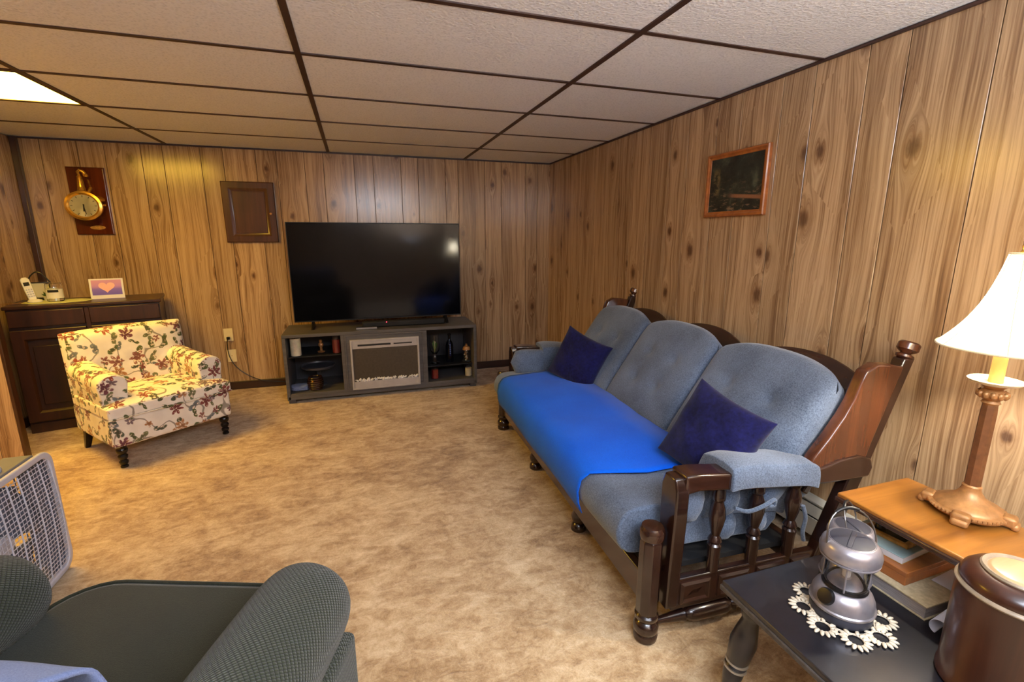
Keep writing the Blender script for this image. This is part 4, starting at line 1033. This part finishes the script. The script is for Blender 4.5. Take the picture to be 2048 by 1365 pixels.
for sx_ in (-1, 1):
    for sy_ in (-1, 1):
        A = Vector((sx_ * .285, sy_ * .238, .372)); Bq = Vector((sx_ * .335, sy_ * .268, 0)); d = A - Bq
        mt = Matrix.Translation(Bq) @ d.to_track_quat('Z', 'Y').to_matrix().to_4x4()
        lg = obj('leg', lathe(B(), [(a, b * d.length / .372) for a, b in lp], 20, mt), 'blk_wood', et)
        for q in (.137, .157, .228): obj('worn_ring', lathe(B(), [(.0305, -.001), (.0318, 0), (.0305, .001)], 20, mt @ TR(0, 0, q)), 'inlay_rim', lg)

# table lamp
lm = thing('table_lamp', 'lit bronze candlestick lamp with cream bell shade on the maple shelf', 'lamp', (-.368, -3.971, .600))
base = obj('base', lathe(B(), [(0, .012), (.078, .012), (.082, .018), (.080, .024), (.074, .027), (.072, .032), (.058, .040), (.036, .052), (.024, .068), (.020, .082), (.021, .086), (.018, .09)], 40), 'bronze', lm)
for k in range(4):
    a = k * PI / 2 + .35
    bm = B(); box(bm, .066, .098, -.020, .020, .006, .034, RZ(a)); box(bm, .086, .104, -.019, .019, .0, .020, RZ(a)); obj('base_foot', bm, 'bronze', base, bevel=.008, seg=3)
bm = B(); 
for k in range(48):
    a = 2 * PI * k / 48; lathe(bm, [(0, -.005), (.004, -.003), (.005, 0), (.004, .003), (0, .005)], 6, TR(.081 * math.cos(a), .081 * math.sin(a), .021))
obj('beading', bm, 'bronze', base)
bm = B()
lathe(bm, [(.018, .085), (.0175, .30), (.0155, .325)], 8, RZ(.2)); obj('column', bm, 'bronze_dark', lm, smooth=20)
cap = obj('capital', lathe(B(), [(.015, .32), (.020, .326), (.016, .332), (.028, .344), (.029, .352), (.022, .360), (.018, .364), (.026, .372), (.028, .376)], 28), 'bronze', lm)
for k in range(12):
    a = 2 * PI * k / 12; obj('lobe', lathe(B(), [(0, -.011), (.006, -.006), (.007, 0), (.006, .006), (0, .011)], 8, TR(.027 * math.cos(a), .027 * math.sin(a), .349)), 'bronze', cap)
obj('drip_pan', lathe(B(), [(.0, .374), (.03, .374), (.050, .380), (.056, .387), (.054, .389), (.04, .384), (.0, .380)], 36), 'shade_trim', lm)
obj('candle_sleeve', lathe(B(), [(.015, .38), (.0145, .47), (.010, .472), (0, .472)], 20), 'candle_sleeve', lm)
bulb = obj('bulb', lathe(B(), [(.008, .475), (.014, .49), (.019, .51), (.018, .53), (.010, .55), (0, .565)], 16), 'bulb', lm)
# bell shade, scalloped panels
def shf(u, v):
    a = 2 * PI * u; tt = v
    r_ = .026 + (.134 - .026) * (tt ** 3 * .58 + .42 * tt)
    r_ *= 1 - .022 * abs(math.cos(3 * a)) * tt
    return Vector((r_ * math.cos(a), r_ * math.sin(a), .712 - .238 * tt))
bm = B(); sheet(bm, shf, 72, 16, True); o = obj('shade', bm, 'shade', lm, smooth=80)
bm = B()
for u in range(72):
    pass
tube(bm, [shf(i / 72, 1) for i in range(73)], .0028, 6); obj('shade_hem', bm, 'shade_trim', o)
bm = B(); tube(bm, [shf(i / 72, 0) for i in range(73)], .0024, 6); obj('shade_top_trim', bm, 'shade_trim', o)
for k in range(6): obj('shade_seam', tube(B(), [shf((k + .5) / 6 + 0, j / 10) * 1.0 for j in range(11)], .0014, 5), 'shade_trim', o)
obj('harp', tube(B(), [(.0, .0, .47), (.022, 0, .50), (.026, 0, .58), (.014, 0, .66), (0, 0, .70), (-.014, 0, .66), (-.026, 0, .58), (-.022, 0, .50), (0, 0, .47)], .0015, 6, 4), 'brass', lm)
obj('finial', lathe(B(), [(.004, .70), (.008, .715), (.004, .722), (.007, .73), (0, .738)], 12), 'brass', lm)
ld = bpy.data.lights.new('lamp_light', 'POINT'); ld.energy = BULB_W; ld.color = (1, .92, .80); ld.shadow_soft_size = .02
lo = bpy.data.objects.new('lamp_light', ld); COL.objects.link(lo); lo.location = (-.368, -3.971, 1.185)

# invented uplighter behind the camera, added to brighten and cool the ceiling
fl = thing('floor_lamp', 'black floor lamp with an upward bowl shade behind the camera', 'lamp', (-.80, -6.0, 0))
obj('base', lathe(B(), [(0, 0), (.13, 0), (.14, .01), (.12, .02), (.02, .03), (0, .03)], 36), 'blackmatte', fl)
obj('pole', lathe(B(), [(.012, .02), (.012, 1.20)], 16), 'blackmatte', fl)
obj('bowl', lathe(B(), [(.014, 1.19), (.06, 1.20), (.11, 1.23), (.14, 1.275), (.137, 1.275), (.105, 1.235), (.05, 1.21), (.0, 1.205)], 40), 'white', fl)
l2 = bpy.data.lights.new('uplight_bulb', 'POINT'); l2.energy = ADDED_UPLIGHT_W; l2.color = (.84, .91, 1); l2.shadow_soft_size = .03
lo2 = bpy.data.objects.new('uplight_bulb', l2); COL.objects.link(lo2); lo2.location = (-.80, -6.0, 1.236)

# camping lanterns
def lantern(loc, rz, label, sc_=1.0):
    r = thing('lantern', label, 'lantern', loc, rz); r.scale = (sc_,) * 3
    obj('foot_ring', lathe(B(), [(0, 0), (.066, 0), (.069, .004), (.069, .022), (.066, .026), (0, .026)], 40), 'lant_d', r)
    bd = obj('base_housing', lathe(B(), [(.070, .026), (.073, .030), (.073, .034), (.070, .037), (.070, .040), (.068, .054), (.062, .068), (.053, .077), (.046, .081), (0, .082)], 44), 'lant', r)
    obj('dial', lathe(B(), [(.020, -.006), (.021, .004), (.018, .010), (0, .012)], 20, RZ(math.radians(182)) @ TR(.060, 0, .062) @ RY(1.1)), 'black', r)
    obj('lower_gasket', lathe(B(), [(.048, .079), (.051, .082), (.049, .088), (.040, .089)], 36), 'black', r)
    obj('globe', lathe(B(), [(.046, .087), (.0475, .090), (.0475, .158), (.046, .160), (.0445, .160), (.0455, .156), (.0455, .092), (.0445, .089)], 36), 'glass', r)
    for k in range(4):
        a = k * PI / 2 + .6; obj('globe_post', tube(B(), [(.0485 * math.cos(a), -0 + .0485 * math.sin(a), .086), (.0485 * math.cos(a), .0465 * math.sin(a), .162)], .0022, 6), 'lant', r)
    obj('reflector', lathe(B(), [(.040, .088), (.030, .096), (.012, .100), (.010, .104), (0, .104)], 24), 'lant', r)
    obj('tube_light', lathe(B(), [(.009, .102), (.010, .106), (.010, .154), (0, .157)], 14), 'white', r)
    obj('cap', lathe(B(), [(0, .158), (.058, .158), (.064, .160), (.0655, .164), (.062, .166), (.066, .170), (.067, .182), (.063, .196), (.054, .207), (.048, .209)], 44), 'lant', r)
    obj('cap_inlay', lathe(B(), [(.0, .2125), (.035, .2115), (.050, .2085)], 40), 'lant_d', r)
    obj('cap_ridge', prism(B(), [(-.046, .210), (-.03, .2145), (.03, .2145), (.046, .210)], -.006, .006, 'xz'), 'lant_d', r, rot=(0, 0, .5), bevel=.002)
    hp_ = []
    for i in range(17):
        a = PI * i / 16; hp_.append((.060 * math.cos(a)+ .0, .028 * math.sin(a), (.192 + .088 * math.sin(a) ** .7)))
    h = obj('handle', tube(B(), hp_, .0022, 8), 'wire', r, rot=(0, 0, -.35))
    obj('handle_grip', tube(B(), hp_[6:12], .0045, 10), 'black', h)
    return r
lantern((-.801, -3.972, .404), 0.0, 'silver camping lantern standing on the shell doily')
lantern((-.690, -3.895, .4005), .8, 'smaller silver lantern half hidden behind the one on doily', .86)

# shell doily: ring of eight loops of cowries
dl = thing('shell_doily', 'openwork doily of small white cowrie shells on black table top', 'doily', (-.803, -3.978, .4005))
sb = B(); lathe(sb, [(0, -1), (.45, -.8), (.75, -.4), (.8, 0), (.65, .5), (.35, .85), (0, 1)], 8, Matrix.Diagonal((.0062, .0045, .0100, 1)) ); proto = None
def shell(x, y, ang):
    global proto
    if proto is None:
        proto = obj('shell', sb.copy(), 'shell', dl, smooth=80); o = proto
    else:
        o = proto.copy(); COL.objects.link(o)
    o.location = (x, y, .0045); o.rotation_euler = (PI / 2, 0, ang + PI / 2 + random.uniform(-.15, .15)); return o
random.seed(2); cords = B()
for k in range(8):
    a = 2 * PI * k / 8 + .2; cx, cy_ = .088 * math.cos(a), .088 * math.sin(a); R_ = .0225
    for i in range(13):
        b = a + PI + 2 * PI * (i + 1) / 14; shell(cx + R_ * math.cos(b) * 1.15, cy_ + R_ * math.sin(b) * 1.15, b)
    for i in range(4):
        b = a + PI / 8 ; shell((.078 + .008 * (i % 2)) * math.cos(b + (i - 1.5) * .06), (.078 + .010 * (i // 2)) * math.sin(b + (i - 1.5) * .06), b)
    tube(cords, [(cx + R_ * .8 * math.cos(j * PI / 6), cy_ + R_ * .8 * math.sin(j * PI / 6), .003) for j in range(13)], .0016, 5)
tube(cords, [(.068 * math.cos(j * PI / 16), .068 * math.sin(j * PI / 16), .003) for j in range(33)], .0018, 5)
obj('bead_cord', cords, 'shell', dl); sb.free()

# books etc. on the lower tier
bk = thing('hardback_book', 'thick buff-covered hardback book at the bottom of the stack', 'book', (-.625, -4.06, .400), 0)
bx('lower_cover', 0, .25, 0, .165, .0, .004, 'bookcloth', bk, bevel=.001)
bx('page_block', .004, .246, .004, .163, .004, .036, 'pages', bk)
bx('upper_cover', 0, .25, 0, .165, .036, .0405, 'bookcloth', bk, bevel=.001)
wbx = thing('wooden_box', 'orange-brown wooden box lying on the buff hardback book', 'box', (-.600, -3.990, .4408), .03)
bx('box_body', 0, .24, 0, .145, 0, .026, 'box_wood', wbx, bevel=.002)
bx('box_lid', -.001, .241, -.001, .146, .0262, .040, 'box_wood', wbx, bevel=.002)
cd = tag(bx('index_card', 0, .10, 0, .05, 0, .001, 'paper', None, loc=(-.55, -4.022, .4408), rot=(0, 0, .1)), 'white card poking out from under the wooden box', 'card')
cd.location.z = .4409; cd.location.y = -4.045; cd.location.x = -.50
wb = thing('white_book', 'thin white-spined book with pale teal cover on the wooden box', 'book', (-.578, -3.962, .481), .10)
bx('spine_block', 0, .20, .0, .150, .001, .018, 'whitebook', wb, bevel=.001)
bx('cover', -.001, .20, -.001, .151, .0182, .021, 'teal', wb, bevel=.001)
bx('back_edge', -.001, .20, -.001, .151, 0, .001, 'gilt', wb)
gf = thing('small_framed_print', 'little dark print in a gilt frame lying on the white book', 'picture', (-.535, -3.945, .5025), .12)
obj('frame', framed(B(), .16, .115, [(0, 0), (0, .008), (.004, .011), (.014, .009), (.016, .004)], TR(.085, .06, 0) @ RX(-PI / 2)), 'gilt', gf, smooth=20)
bx('print', .01, .16, .008, .112, .001, .004, 'dimglass', gf)
# rolled paper
pr_ = [];
bm = B(); path = []
for i in range(26):
    a = -1.2 + i / 25 * 5.2; rr = .016 + .0006 * i; path.append((rr * math.cos(a), .017 + rr * math.sin(a)))
A = [bm.verts.new((-.0, x, z)) for x, z in path]; Bq = [bm.verts.new((.16, x, z)) for x, z in path]
for i in range(len(path) - 1): bm.faces.new([A[i], A[i + 1], Bq[i + 1], Bq[i]])
rp_ = obj('rolled_paper', bm, 'paper', loc=(-.655, -4.105, .4085), rot=(0, 0, .15), smooth=80); sm = rp_.modifiers.new('t', 'SOLIDIFY'); sm.thickness = .0008
tag(rp_, 'white rolled sheet of paper between the book and the wooden canister', 'paper')

# wooden canister
cn = thing('wooden_canister', 'round glossy mahogany canister with pale inlaid lid, bottom right', 'canister', (-.685, -4.232, .400))
R_ = .097
obj('body', lathe(B(), [(0, .0), (R_ - .002, 0), (R_ + .002, .004), (R_ + .002, .012), (R_ - .001, .016), (R_ - .001, .235)], 64), 'mahog', cn)
obj('bead', lathe(B(), [(R_ - .002, .233), (R_ + .001, .235), (R_ + .002, .238), (R_ + .0005, .2415), (R_ - .004, .244)], 64), 'inlay_rim', cn)
obj('lid', lathe(B(), [(R_ - .004, .243), (R_ - .003, .250), (R_ - .008, .262), (R_ - .018, .272), (R_ - .032, .278), (.058, .279)], 64), 'mahog', cn)
obj('lid_ring', lathe(B(), [(.064, .277), (.065, .281), (.062, .285), (.058, .284), (.054, .280), (.050, .280)], 56), 'inlay_rim', cn)
obj('inlay', lathe(B(), [(.054, .279), (.050, .284), (.046, .285), (0, .286)], 56), 'inlay', cn)
